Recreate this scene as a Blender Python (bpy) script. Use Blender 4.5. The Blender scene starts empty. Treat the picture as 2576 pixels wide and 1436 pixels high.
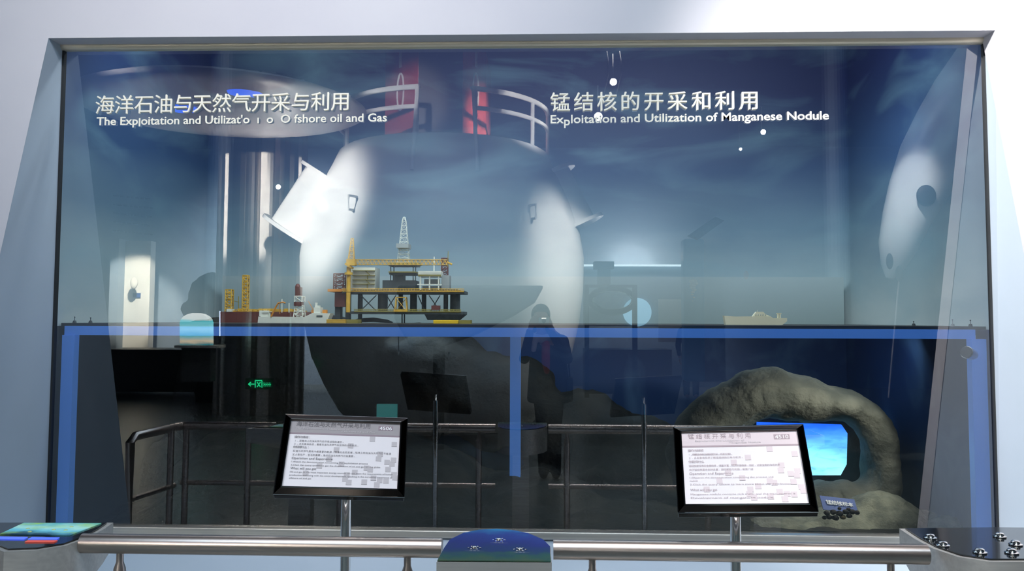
import bpy, bmesh, math, random
from mathutils import Vector, Matrix, noise
R = math.radians
sc = bpy.context.scene
col = sc.collection
random.seed(4)

# ------------------------------------------------------------------ camera
F_PX, W_PX, H_PX, CY = 2199.0, 2576.0, 1436.0, 669.0
EYE = Vector((0, -4.2, 1.54))
_y, _p, _r = 0.03654, 0.06115, 0.00372
FW = Vector((-math.sin(_y)*math.cos(_p), math.cos(_y)*math.cos(_p), math.sin(_p)))
_R = Vector((math.cos(_y), math.sin(_y), 0)); _U = _R.cross(FW)
RT = _R*math.cos(_r)+_U*math.sin(_r); UP = -_R*math.sin(_r)+_U*math.cos(_r)
cam = bpy.data.objects.new('camera', bpy.data.cameras.new('camera')); col.objects.link(cam)
cam.matrix_world = Matrix(((RT.x, UP.x, -FW.x, EYE.x), (RT.y, UP.y, -FW.y, EYE.y), (RT.z, UP.z, -FW.z, EYE.z), (0, 0, 0, 1)))
cam.data.sensor_width = 36; cam.data.lens = 36*F_PX/W_PX
cam.data.shift_y = (CY-H_PX/2)/W_PX*1.0
cam.data.clip_start = 0.02
sc.camera = cam

def ray(px, py): return FW + RT*((px-W_PX/2)/F_PX) - UP*((py-CY)/F_PX)
def at(px, py, r):                      # point seen at a pixel, r metres in front of the photographer
    d = ray(px, py); return EYE + d*(r/d.y)
def m(px, py, v):                       # point of the hall seen mirrored in the glass at distance v
    q = at(px, py, v); return Vector((q.x, -q.y, q.z))
def atz(px, py, z):
    d = ray(px, py); return EYE + d*((z-EYE.z)/d.z)

# ------------------------------------------------------------------ world, light, exposure
w = bpy.data.worlds.new('world'); sc.world = w; w.use_nodes = True
w.node_tree.nodes['Background'].inputs[0].default_value = (0.45, 0.62, 1.0, 1)
w.node_tree.nodes['Background'].inputs[1].default_value = 0.05
sc.view_settings.view_transform = 'Standard'; sc.view_settings.look = 'None'
sc.view_settings.gamma = 1; sc.view_settings.exposure = 0.45
sc.view_settings.use_curve_mapping = False

def lamp(name, kind, loc, aim, power, colr=(1, 1, 1), size=.3, size_y=None, spot=60, blend=.6):
    l = bpy.data.lights.new(name, kind); o = bpy.data.objects.new(name, l); col.objects.link(o)
    o.location = loc; l.energy = power; l.color = colr
    if kind == 'AREA':
        l.size = size
        if size_y: l.shape = 'RECTANGLE'; l.size_y = size_y
    else:
        l.shadow_soft_size = size
        if kind == 'SPOT': l.spot_size = R(spot); l.spot_blend = blend
    o.rotation_euler = (Vector(aim)-Vector(loc)).to_track_quat('-Z', 'Y').to_euler()
    return o
# hall wash on the window wall
lamp('hall_wash', 'AREA', (0.0, -2.9, 5.3), (0, -.2, 2.2), 24, (.62, .80, 1), 5.5, .6)  # unseen area light added to brighten the window wall
lamp('hall_fill', 'AREA', (0, -4.3, 5.45), (0, -2.2, 1.2), 170, (.62, .82, 1), 6, 1.2)  # unseen fill light added high above the hall
lamp('wall_spot_right', 'SPOT', (-.4, -3.2, 5.0), (2.55, -.3, 2.0), 2000, (1, .95, .90), .12, spot=50, blend=.9)
lamp('wall_spot_left', 'SPOT', (-1.2, -3.0, 5.2), (-1.2, .1, 3.4), 290, (1, .93, .90), .12, spot=70, blend=1)
lamp('rail_spot_a', 'SPOT', (-.75, -3.2, 5.2), (-.75, -1.3, 1.0), 170, (1, .91, .88), .08, spot=30, blend=.8)
lamp('rail_spot_b', 'SPOT', (.7, -3.2, 5.2), (.78, -1.3, 1.0), 360, (1, .93, .91), .08, spot=26, blend=.8)
lamp('rail_spot_c', 'SPOT', (1.3, -2.8, 5.0), (1.35, -1.48, .84), 130, (1, .90, .84), .05, spot=22, blend=.8)
# inside the display case
lamp('case_sky_light', 'AREA', (-.15, .4, 3.35), (-.15, 1.9, 1.9), 42, (.80, .93, 1), 4.0, .3)
lamp('case_right_fill', 'SPOT', (1.5, .4, 3.2), (2.1, 1.7, 1.8), 42, (.9, .97, 1), .1, spot=70, blend=1)  # unseen spot added to lift the right end of the mural
lamp('case_front_fill', 'AREA', (-.15, .12, 3.02), (-.15, 1.2, 1.6), 16, (.95, .98, 1), 4.0, .06)  # unseen strip added to brighten the fronts of the models
lamp('case_sea_light', 'SPOT', (1.9, .25, 1.40), (1.3, .9, .7), 30, (1, 1, .90), .05, spot=95, blend=.8)
lamp('case_blue_light', 'AREA', (.5, 1.25, 1.44), (.7, 2.05, .6), 3.5, (.6, .8, 1), 3.2, .1)
# the hall behind the photographer
lamp('hull_spot_left', 'SPOT', (-5.6, -2.7, 4.3), (-2.95, -8.0, 2.85), 8200, (1, .98, .93), .12, spot=26, blend=.9)
lamp('hull_spot_right', 'SPOT', (2.6, -5.6, 5.2), (.0, -8.1, 1.9), 2600, (1, .98, .92), .15, spot=30, blend=1)
lamp('hull_wash', 'SPOT', (-1.3, -4.4, 5.3), (-1.5, -7.6, 2.2), 30, (.9, .95, 1), .3, spot=90, blend=1)
lamp('tower_spot', 'SPOT', (1.6, -5.4, 5.2), (-.8, -8.7, 4.3), 5000, (1, .97, .93), .08, spot=22, blend=.8)
lamp('disc_fill', 'SPOT', m(700, 470, 12.4), (-3.9, -6.6, 4.3), 100, (1, .95, .88), .03, spot=150, blend=.5)  # added fill for the ceiling disc, in place of ambient light
lamp('tower_spot_left', 'SPOT', (-1.9, -3.0, 4.9), (-1.95, -8.8, 4.55), 2600, (1, .95, .92), .08, spot=16, blend=.8)
lamp('column_spot', 'SPOT', (-2.6, -3.4, 4.0), (-4.8, -10.0, 3.5), 2600, (1, .96, .88), .06, spot=20, blend=.9)
lamp('hall_back_left', 'SPOT', (-5.6, -12.2, 5.3), (-6.0, -16.2, 2.4), 3200, (.85, .93, 1), .3, spot=80, blend=1)
lamp('hall_back_right', 'SPOT', (2.4, -13.0, 5.3), (2.0, -16.2, 2.0), 520, (.85, .93, 1), .3, spot=70, blend=1)

# ------------------------------------------------------------------ materials
def mat(name, c, rough=.5, metal=0, emit=None, es=1.0, spec=.5, coat=0, alpha=None):
    mt = bpy.data.materials.new(name); mt.use_nodes = True
    b = mt.node_tree.nodes['Principled BSDF']
    b.inputs['Base Color'].default_value = (*c, 1); b.inputs['Roughness'].default_value = rough
    b.inputs['Metallic'].default_value = metal; b.inputs['Specular IOR Level'].default_value = spec
    b.inputs['Coat Weight'].default_value = coat
    if emit: b.inputs['Emission Color'].default_value = (*emit, 1); b.inputs['Emission Strength'].default_value = es
    return mt
def noisy(mt, c2, scale=5, lo=.35, hi=.65, stretch=(1, 1, 1), bump=0, detail=5, bscale=None):
    nt = mt.node_tree; b = nt.nodes['Principled BSDF']; c1 = tuple(b.inputs['Base Color'].default_value)
    tc = nt.nodes.new('ShaderNodeTexCoord'); mp = nt.nodes.new('ShaderNodeMapping'); mp.inputs['Scale'].default_value = stretch
    nz = nt.nodes.new('ShaderNodeTexNoise'); nz.inputs['Scale'].default_value = scale; nz.inputs['Detail'].default_value = detail
    cr = nt.nodes.new('ShaderNodeValToRGB'); cr.color_ramp.elements[0].position = lo; cr.color_ramp.elements[1].position = hi
    cr.color_ramp.elements[0].color = c1; cr.color_ramp.elements[1].color = (*c2, 1)
    nt.links.new(tc.outputs['Object'], mp.inputs[0]); nt.links.new(mp.outputs[0], nz.inputs['Vector'])
    nt.links.new(nz.outputs['Fac'], cr.inputs[0]); nt.links.new(cr.outputs[0], b.inputs['Base Color'])
    if bump:
        bp = nt.nodes.new('ShaderNodeBump'); bp.inputs['Strength'].default_value = bump; bp.inputs['Distance'].default_value = .01
        n2 = nt.nodes.new('ShaderNodeTexNoise'); n2.inputs['Scale'].default_value = bscale or scale*4; n2.inputs['Detail'].default_value = 8
        nt.links.new(mp.outputs[0], n2.inputs['Vector']); nt.links.new(n2.outputs['Fac'], bp.inputs['Height']); nt.links.new(bp.outputs[0], b.inputs['Normal'])
    return mt
def c8(r, g, b):
    f = lambda v: ((v/255+.055)/1.055)**2.4 if v > 10 else v/255/12.92
    return (f(r), f(g), f(b))
M = {}
M['wall'] = noisy(mat('white_wall_paint', (.54, .53, .57), .6), (.51, .50, .55), 1.2)
M['reveal'] = noisy(mat('pale_blue_reveal_paint', (.40, .47, .55), .55), (.42, .49, .58), 2)
M['steel'] = noisy(mat('brushed_steel', (.74, .70, .63), .42, 1), (.62, .58, .52), 3, stretch=(.3, 30, 30))
M['csteel'] = noisy(mat('console_steel', (.62, .60, .56), .4, .55), (.54, .52, .49), 4, stretch=(.3, 20, 20))
M['rail'] = mat('satin_steel_tube', (.62, .53, .48), .30, 1)
M['striprail'] = mat('strip_steel', (.74, .66, .52), .42, .5)
M['chrome'] = mat('chrome', (.75, .74, .72), .07, 1)
M['darkchrome'] = mat('dark_mirror_frame', (.035, .03, .028), .1, 1)
M['black'] = mat('black_gloss', (.008, .010, .012), .12, 0, coat=.5)
M['dark'] = mat('dark_rubber', (.012, .014, .016), .6)
M['paper'] = mat('printed_paper', (.78, .72, .73), .5)
M['header'] = mat('printed_header', (.30, .265, .27), .5)
M['header2'] = mat('printed_pink_header', (.66, .55, .56), .5)
M['mauve'] = mat('printed_mauve_rule', (.24, .17, .20), .5)
M['ink'] = mat('printed_ink', (.06, .05, .06), .5)
M['ink2'] = mat('pale_ink', (.35, .26, .28), .5)  # lighter ink tone used on the second notice
M['grey_print'] = mat('printed_grey_square', (.50, .45, .46), .5)
M['cream'] = mat('cream_lettering', (.93, .88, .76), .5, emit=(1, .93, .78), es=.0)
M['blue'] = mat('blue_frame_added_glow', c8(70, 125, 220), .4, emit=(.08, .26, .75), es=.22)  # faint emission added to the blue paint to brighten frame and post
M['casedark'] = mat('case_black', (.010, .012, .012), .7)
M['deck'] = mat('deck_edge_dark', (.03, .028, .024), .5)
M['hull'] = mat('hull_white_paint', (.80, .80, .77), .33)
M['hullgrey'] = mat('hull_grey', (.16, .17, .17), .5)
M['red'] = mat('red_tower_paint', (.35, .05, .04), .4)
M['floor'] = noisy(mat('hall_floor', (.20, .225, .21), .3), (.16, .18, .175), 1.0)
M['hallwall'] = noisy(mat('hall_wall_paint', (.30, .37, .44), .7), (.26, .33, .41), .6)
M['ceil'] = mat('hall_ceiling_dark', (.010, .012, .016), .8)
M['disc'] = mat('ceiling_disc_grey', (.42, .40, .40), .35)
M['bluelamp'] = mat('blue_lamp', (.02, .05, .3), .4, emit=(.05, .16, 1), es=3.2)
M['lampglow'] = mat('lamp_glow', (1, 1, 1), .4, emit=(1, .93, .85), es=60)
M['y'] = noisy(mat('model_yellow', c8(220, 178, 62), .5), c8(205, 160, 50), 40)
M['y2'] = mat('model_bright_yellow', c8(235, 195, 10), .5)
M['oy'] = mat('model_olive_yellow', c8(140, 130, 50), .6)
M['mgrey'] = noisy(mat('model_dark_grey', c8(70, 80, 82), .6), c8(50, 60, 62), 30)
M['mlight'] = mat('model_light_grey', c8(150, 158, 158), .6)
M['mwhite'] = mat('model_white', c8(225, 228, 215), .5)
M['mcream'] = mat('model_cream', c8(228, 224, 196), .5)
M['mred'] = mat('model_red_brown', c8(95, 45, 40), .5)
M['morange'] = mat('model_orange', c8(215, 140, 45), .5)
M['rock'] = noisy(mat('rock_grey', c8(108, 108, 96), .9), c8(78, 80, 72), 7, bump=.9, bscale=45)  # grey rock of the arch, lighter than the seabed rock
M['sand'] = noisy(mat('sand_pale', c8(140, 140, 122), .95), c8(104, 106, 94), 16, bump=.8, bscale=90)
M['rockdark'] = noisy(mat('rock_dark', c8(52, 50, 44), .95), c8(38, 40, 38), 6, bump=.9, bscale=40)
M['nodule'] = noisy(mat('nodule_dark', c8(50, 44, 40), .8), c8(34, 30, 28), 20, bump=.8, bscale=60)
M['nodule2'] = mat('nodule_tan', c8(150, 128, 85), .8)
M['plaque'] = mat('blue_plaque', c8(30, 68, 140), .6)
M['whiteink'] = mat('white_lettering', (.9, .9, .9), .5)
M['skin'] = mat('skin', (.55, .33, .24), .5)
M['hair'] = mat('dark_hair', (.015, .011, .010), .5)
M['coat'] = mat('black_coat', (.012, .013, .016), .7)
M['redshirt'] = mat('red_sweater', (.45, .03, .05), .7)
M['scarf'] = mat('pale_scarf', (.55, .52, .60), .8)
M['silver'] = mat('camera_silver', (.6, .6, .6), .3, .8)
M['column'] = mat('mirror_column', (.6, .57, .53), .3, 1)
M['green'] = mat('exit_green', (0, .1, .03), .5, emit=(.02, .9, .35), es=2.6)
M['signgrey'] = mat('exit_sign_body', (.10, .12, .10), .4)
M['panelwhite'] = mat('niche_white', (.80, .78, .72), .6)
M['shell'] = noisy(mat('shell_cream', (.75, .62, .40), .5), (.55, .42, .25), 30)
M['plastic_case'] = mat('counter_dark', (.09, .095, .09), .4)
M['cyan'] = mat('blue_pillar', c8(70, 150, 190), .5)

def glass_mat(name, ior, tint):
    mt = bpy.data.materials.new(name); mt.use_nodes = True; nt = mt.node_tree; nt.nodes.clear()
    o = nt.nodes.new('ShaderNodeOutputMaterial'); mx = nt.nodes.new('ShaderNodeMixShader'); fr = nt.nodes.new('ShaderNodeFresnel')
    t = nt.nodes.new('ShaderNodeBsdfTransparent'); g = nt.nodes.new('ShaderNodeBsdfGlossy')
    fr.inputs[0].default_value = ior; t.inputs[0].default_value = (*tint, 1); g.inputs['Roughness'].default_value = 0; g.inputs[0].default_value = (1, 1, 1, 1)
    nt.links.new(fr.outputs[0], mx.inputs[0]); nt.links.new(t.outputs[0], mx.inputs[1]); nt.links.new(g.outputs[0], mx.inputs[2]); nt.links.new(mx.outputs[0], o.inputs[0])
    return mt
M['glass'] = glass_mat('window_glass', 2.3, (.93, .96, .97))
M['bowl'] = glass_mat('display_glass', 1.6, (.90, .95, .95))

def ramp_mat(name, stops, axis='Z', noise_amt=.1, nscale=2, stretch=(1, 1, 1), emit=0, rough=.6, cloud=None):
    """picture printed on a panel: colours along one object axis (0..1 generated), broken up by noise"""
    mt = bpy.data.materials.new(name); mt.use_nodes = True; nt = mt.node_tree; b = nt.nodes['Principled BSDF']
    tc = nt.nodes.new('ShaderNodeTexCoord'); sp = nt.nodes.new('ShaderNodeSeparateXYZ'); nt.links.new(tc.outputs['Generated'], sp.inputs[0])
    mp = nt.nodes.new('ShaderNodeMapping'); mp.inputs['Scale'].default_value = stretch; nt.links.new(tc.outputs['Object'], mp.inputs[0])
    nz = nt.nodes.new('ShaderNodeTexNoise'); nz.inputs['Scale'].default_value = nscale; nz.inputs['Detail'].default_value = 6; nt.links.new(mp.outputs[0], nz.inputs['Vector'])
    a = nt.nodes.new('ShaderNodeMath'); a.operation = 'MULTIPLY_ADD'; a.inputs[1].default_value = noise_amt*2; a.inputs[2].default_value = -noise_amt
    nt.links.new(nz.outputs['Fac'], a.inputs[0])
    s = nt.nodes.new('ShaderNodeMath'); s.operation = 'ADD'; nt.links.new(sp.outputs[axis], s.inputs[0]); nt.links.new(a.outputs[0], s.inputs[1])
    cr = nt.nodes.new('ShaderNodeValToRGB'); e = cr.color_ramp.elements
    while len(e) < len(stops): e.new(.5)
    for k, (p, c) in enumerate(stops): e[k].position = p; e[k].color = (*c, 1)
    nt.links.new(s.outputs[0], cr.inputs[0]); out = cr.outputs[0]
    if cloud:
        c, amt, scl, st = cloud
        mp2 = nt.nodes.new('ShaderNodeMapping'); mp2.inputs['Scale'].default_value = st; nt.links.new(tc.outputs['Object'], mp2.inputs[0])
        mp2.inputs['Rotation'].default_value = (0, .12, 0)
        n2 = nt.nodes.new('ShaderNodeTexNoise'); n2.inputs['Scale'].default_value = scl; n2.inputs['Detail'].default_value = 7; n2.inputs['Distortion'].default_value = .6
        nt.links.new(mp2.outputs[0], n2.inputs['Vector'])
        r2 = nt.nodes.new('ShaderNodeMapRange'); r2.inputs[1].default_value = .48; r2.inputs[2].default_value = .78; r2.inputs[4].default_value = amt
        nt.links.new(n2.outputs['Fac'], r2.inputs[0])
        mx = nt.nodes.new('ShaderNodeMix'); mx.data_type = 'RGBA'; mx.inputs[7].default_value = (*c, 1)
        nt.links.new(r2.outputs[0], mx.inputs[0]); nt.links.new(out, mx.inputs[6]); out = mx.outputs[2]
    nt.links.new(out, b.inputs['Base Color']); b.inputs['Roughness'].default_value = rough
    if emit: nt.links.new(out, b.inputs['Emission Color']); b.inputs['Emission Strength'].default_value = emit
    return mt
M['sky'] = ramp_mat('sky_mural', [(0, c8(185, 200, 200)), (.14, c8(145, 168, 175)), (.28, c8(94, 122, 142)), (.46, c8(46, 74, 112)), (.72, c8(30, 42, 88))],
                    'Z', .07, 1.1, (1, 1, 3), cloud=(c8(120, 158, 172), .42, 1.1, (1, 1, 3.2)))
M['horizon'] = ramp_mat('sea_horizon_print', [(0, c8(132, 150, 150)), (1, c8(150, 168, 172))], 'Z', .1, 2, (1, 1, 6))
M['sea'] = ramp_mat('deep_sea_mural', [(0, c8(26, 62, 90)), (.5, c8(32, 72, 122)), (1, c8(30, 58, 112))], 'Z', .25, 2.5, (1, 1, .8), cloud=(c8(95, 130, 165), .8, 2.6, (1, 1, .8)))
M['screen'] = ramp_mat('sea_screen', [(0, (.30, .80, 1)), (.35, (.22, .70, 1)), (.6, (.12, .50, 1)), (.85, (.02, .16, .95)), (1, (.01, .10, .85))], 'Z', .16, 6, (1, 1, 3), emit=1.15, cloud=((.03, .2, .45), .7, 9, (1, 1, 3)))
M['picA'] = ramp_mat('console_reef_print', [(0, c8(60, 84, 62)), (.13, c8(30, 78, 72)), (.26, c8(12, 50, 92)), (.5, c8(10, 34, 110)), (.82, c8(14, 50, 128)), (1, c8(20, 110, 160))], 'Y', .22, 16)
M['picB'] = ramp_mat('console_map_screen', [(0, c8(20, 60, 80)), (.3, c8(90, 170, 190)), (.6, c8(150, 200, 190)), (1, c8(60, 150, 160))], 'Y', .35, 16, emit=.35, cloud=(c8(140, 180, 40), .9, 10, (1, 2, 1)))
M['picC'] = ramp_mat('beach_picture', [(0, c8(40, 110, 120)), (.12, c8(190, 175, 150)), (.3, c8(90, 170, 180)), (.5, c8(150, 210, 215)), (.75, c8(60, 175, 185)), (.82, c8(190, 195, 190)), (1, c8(205, 205, 200))], 'Z', .08, 5, (1, 1, 4), emit=3.4)
M['teal'] = mat('teal_screen', (.02, .15, .15), .4, emit=(.06, .42, .40), es=.16)

# ------------------------------------------------------------------ mesh helpers
class B:
    def __init__(s): s.bm = bmesh.new()
    def hull8(s, v):                       # box from 8 corners: bottom ring 4, top ring 4
        q = [s.bm.verts.new(Vector(p)) for p in v]
        for f in ((3, 2, 1, 0), (4, 5, 6, 7), (0, 1, 5, 4), (1, 2, 6, 5), (2, 3, 7, 6), (3, 0, 4, 7)): s.bm.faces.new([q[i] for i in f])
        return s
    def box(s, a, b):
        x0, y0, z0 = (min(a[i], b[i]) for i in range(3)); x1, y1, z1 = (max(a[i], b[i]) for i in range(3))
        return s.hull8([(x0, y0, z0), (x1, y0, z0), (x1, y1, z0), (x0, y1, z0), (x0, y0, z1), (x1, y0, z1), (x1, y1, z1), (x0, y1, z1)])
    def pbox(s, x0, y0, x1, y1, r, d, fn=at):    # box whose front face fills a pixel rectangle at distance r, d deep
        a = fn(x0, y1, r); b = fn(x1, y0, r); dd = d if fn is at else -d
        return s.box((a.x, a.y, a.z), (b.x, a.y+dd, b.z))
    def bar(s, a, b, r, n=6, r2=None):
        a, b = Vector(a), Vector(b); d = b-a
        if d.length < 1e-6: return s
        bmesh.ops.create_cone(s.bm, cap_ends=True, segments=n, radius1=r, radius2=r if r2 is None else r2, depth=d.length,
                              matrix=Matrix.Translation((a+b)/2) @ d.to_track_quat('Z', 'Y').to_matrix().to_4x4())
        return s
    def tube(s, pts, r, n=12):
        pts = [Vector(p) for p in pts]; rings = []; up = Vector((0, 0, 1)); rr = r if isinstance(r, (list, tuple)) else [r]*len(pts)
        for i, p in enumerate(pts):
            t = (pts[min(i+1, len(pts)-1)]-pts[max(i-1, 0)]).normalized()
            u = t.cross(up)
            if u.length < .05: u = t.cross(Vector((1, 0, 0)))
            u.normalize(); v = t.cross(u)
            rings.append([s.bm.verts.new(p+(u*math.cos(k*2*math.pi/n)+v*math.sin(k*2*math.pi/n))*rr[i]) for k in range(n)])
        for a, b in zip(rings, rings[1:]):
            for k in range(n): s.bm.faces.new((a[k], a[(k+1) % n], b[(k+1) % n], b[k]))
        s.bm.faces.new(rings[0][::-1]); s.bm.faces.new(rings[-1]); return s
    def lathe(s, prof, c=(0, 0, 0), n=32, sy=1, wob=None):
        rings = []
        for r, z in prof:
            rings.append([s.bm.verts.new((c[0]+r*math.cos(k*2*math.pi/n)*(1 if not wob else wob(k, n)), c[1]+sy*r*math.sin(k*2*math.pi/n)*(1 if not wob else wob(k, n)), c[2]+z)) for k in range(n)])
        for a, b in zip(rings, rings[1:]):
            for k in range(n): s.bm.faces.new((a[k], a[(k+1) % n], b[(k+1) % n], b[k]))
        s.bm.faces.new(rings[0][::-1]); s.bm.faces.new(rings[-1]); return s
    def prism(s, low, high):               # two matching outlines
        a = [s.bm.verts.new(Vector(p)) for p in low]; b = [s.bm.verts.new(Vector(p)) for p in high]; n = len(a)
        s.bm.faces.new(a[::-1]); s.bm.faces.new(b)
        for k in range(n): s.bm.faces.new((a[k], a[(k+1) % n], b[(k+1) % n], b[k]))
        return s
    def slab(s, pts, off):
        return s.prism([Vector(p) for p in pts], [Vector(p)+Vector(off) for p in pts])
    def ball(s, c, r, sub=2, sc3=(1, 1, 1)):
        bmesh.ops.create_icosphere(s.bm, subdivisions=sub, radius=1, matrix=Matrix.Translation(c) @ Matrix.Diagonal((r*sc3[0], r*sc3[1], r*sc3[2], 1)))
        return s
    def lattice(s, x0, x1, z0, z1, y0, y1, n, r, X0=None, X1=None):      # four-leg lattice tower, tapering to X0..X1 at the top
        X0 = x0 if X0 is None else X0; X1 = x1 if X1 is None else X1
        yc, yh = (y0+y1)/2, (y1-y0)/2; k = (X1-X0)/(x1-x0) if x1 != x0 else 1
        def cor(t):
            a = x0+(X0-x0)*t; b = x1+(X1-x1)*t; h = yh*(1+(k-1)*t); z = z0+(z1-z0)*t
            return [Vector((a, yc-h, z)), Vector((b, yc-h, z)), Vector((b, yc+h, z)), Vector((a, yc+h, z))]
        for i in range(n):
            a, b = cor(i/n), cor((i+1)/n)
            for j in range(4):
                s.bar(a[j], b[j], r*1.3, 4); s.bar(b[j], b[(j+1) % 4], r, 4)
                if i % 2: s.bar(a[j], b[(j+1) % 4], r*.8, 4)
                else: s.bar(a[(j+1) % 4], b[j], r*.8, 4)
        return s
    def truss(s, a, b, h, d, n, r):          # horizontal lattice boom from a to b
        a, b = Vector(a), Vector(b); up = Vector((0, 0, h)); dy = Vector((0, d, 0))
        for o in (Vector(), up, dy, dy+up): s.bar(a+o, b+o, r, 4)
        for i in range(n):
            p, q = a.lerp(b, i/n), a.lerp(b, (i+1)/n); mid = (p+q)/2
            for o in (Vector(), dy): s.bar(p+o, mid+up+o, r*.8, 4); s.bar(mid+up+o, q+o, r*.8, 4)
        return s
    def mesh(s, name, mt, smooth=False):
        bmesh.ops.recalc_face_normals(s.bm, faces=s.bm.faces[:])
        me = bpy.data.meshes.new(name); s.bm.to_mesh(me); s.bm.free()
        if mt is not None: me.materials.append(mt)
        if smooth:
            for p in me.polygons: p.use_smooth = True
            me.set_sharp_from_angle(angle=R(40))
        return me
    def build(s, name, mt, parent=None, smooth=False, bevel=0):
        o = bpy.data.objects.new(name, s.mesh(name, mt, smooth)); col.objects.link(o)
        if parent: o.parent = parent; o.matrix_parent_inverse = Matrix.Translation(-Vector(parent.location)) if parent.type == 'EMPTY' else Matrix()
        if bevel:
            bv = o.modifiers.new('bevel', 'BEVEL'); bv.width = bevel; bv.segments = 2; bv.limit_method = 'ANGLE'
        return o
def tag(o, label=None, cat=None, group=None, kind=None):
    if label: o['label'] = label
    if cat: o['category'] = cat
    if group: o['group'] = group
    if kind: o['kind'] = kind
    return o
def thing(name, loc, label=None, cat=None, group=None, kind=None):
    o = bpy.data.objects.new(name, None); col.objects.link(o); o.location = loc; o.empty_display_size = .1
    return tag(o, label, cat, group, kind)
def structure(b, name, mt, parent=None, **k):
    o = b.build(name, mt, parent, **k); o['kind'] = 'structure'; return o
def copy_tree(o, parent=None):
    c = o.copy(); col.objects.link(c); c.parent = parent
    for ch in list(o.children): copy_tree(ch, c)
    return c

def blob(name, b, mt, parent=None, voxel=.02, smooth=6, disp=0, dscale=.2, tag_kind=None):
    """fuse overlapping shapes into one continuous skin"""
    tmp = bpy.data.objects.new('tmp', b.mesh('tmp', None)); col.objects.link(tmp)
    rm = tmp.modifiers.new('r', 'REMESH'); rm.mode = 'VOXEL'; rm.voxel_size = voxel
    if smooth: sm = tmp.modifiers.new('s', 'SMOOTH'); sm.iterations = smooth; sm.factor = .5
    dg = bpy.context.evaluated_depsgraph_get(); dg.update()
    me = bpy.data.meshes.new_from_object(tmp.evaluated_get(dg)); me.name = name
    bpy.data.objects.remove(tmp)
    if disp:
        for v in me.vertices:
            n1 = noise.fractal(v.co/dscale, 1.0, 2.0, 4)
            v.co += v.normal*disp*n1
    me.materials.clear(); me.materials.append(mt)
    for p in me.polygons: p.use_smooth = True
    o = bpy.data.objects.new(name, me); col.objects.link(o)
    if parent: o.parent = parent; o.matrix_parent_inverse = Matrix.Translation(-Vector(parent.location)) if parent.type == 'EMPTY' else Matrix()
    return o

# ------------------------------------------------------------------ lettering
def text_faces(s, bold=0.0, strike=0):
    """list of (char, verts, faces) in font units for a line of text"""
    cu = bpy.data.curves.new('t', 'FONT'); cu.body = s; cu.size = 1; cu.offset = bold; cu.resolution_u = 3
    for i in range(len(s)): cu.materials.append(None)
    for i in range(len(s)): cu.body_format[i].material_index = i
    o = bpy.data.objects.new('t', cu); col.objects.link(o)
    dg = bpy.context.evaluated_depsgraph_get(); dg.update()
    me = bpy.data.meshes.new_from_object(o.evaluated_get(dg))
    vs = [v.co.copy() for v in me.vertices]; out = {}; nv = len(vs)
    for p in me.polygons: out.setdefault(p.material_index, []).append(tuple(p.vertices))
    if strike:
        for dx_, dy_, dz_ in ((strike, 0, .03), (0, strike, .06), (strike, strike, .09)):
            k0 = len(vs); vs += [v+Vector((dx_, dy_, dz_)) for v in vs[:nv]]
            for key in out: out[key] = out[key]+[tuple(q+k0 for q in f) for f in out[key] if max(f) < nv]
    bpy.data.objects.remove(o); bpy.data.curves.remove(cu); bpy.data.meshes.remove(me)
    res = []
    for i, ch in enumerate(s):
        if i not in out: continue
        used = sorted({k for f in out[i] for k in f}); ix = {k: n for n, k in enumerate(used)}
        res.append((ch, [vs[k] for k in used], [tuple(ix[k] for k in f) for f in out[i]]))
    return res
def lettering(s, org, xd, yd, width, height, mt, parent, name='letter', even=False, per=True, bold=.01, shift={}, nrm=None, cap=.73):
    """write s from org along xd, over the given width; height is the height of the capitals"""
    xd, yd = Vector(xd).normalized(), Vector(yd).normalized(); nrm = nrm or xd.cross(yd).normalized()
    L = text_faces(s, 0 if even else bold, .018 if even and per else 0)
    if not L: return
    xs = [v.x for c in L for v in c[1]]; x0, x1 = min(xs), max(xs); n = len(s); allv, allf = [], []
    for i, (ch, vv, ff) in enumerate(L):
        if even:
            a, b = min(v.x for v in vv), max(v.x for v in vv); cx = (i+.5)*width/len(L); sc_ = height/.90
            P = [((v.x-(a+b)/2)*sc_+cx, (v.y+.09)*sc_, v.z*sc_) for v in vv]
        else:
            k = width/(x1-x0); P = [((v.x-x0)*k, v.y*height/cap, 0) for v in vv]
        dy = shift.get(i, 0)
        pts = [org+xd*p[0]+yd*(p[1]+dy)+nrm*p[2] for p in P]
        if per:
            me = bpy.data.meshes.new(name); me.from_pydata(pts, [], ff); me.materials.append(mt)
            o = bpy.data.objects.new(name, me); col.objects.link(o); o.parent = parent; o.matrix_parent_inverse = Matrix.Translation(-Vector(parent.location))
            sd = o.modifiers.new('thick', 'SOLIDIFY'); sd.thickness = .001 if even else .003; sd.offset = 0
        else:
            k0 = len(allv); allv += pts; allf += [tuple(k0+j for j in f) for f in ff]
    if not per:
        me = bpy.data.meshes.new(name); me.from_pydata(allv, [], allf); me.materials.append(mt)
        o = bpy.data.objects.new(name, me); col.objects.link(o); o.parent = parent
        o.matrix_parent_inverse = Matrix.Translation(-Vector(parent.location)) if parent.type == 'EMPTY' else Matrix()
        return o

# ================================================================== SETTING
GX0, GX1, GZ0, GZ1 = -2.394, 2.108, .547, 2.866
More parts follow.
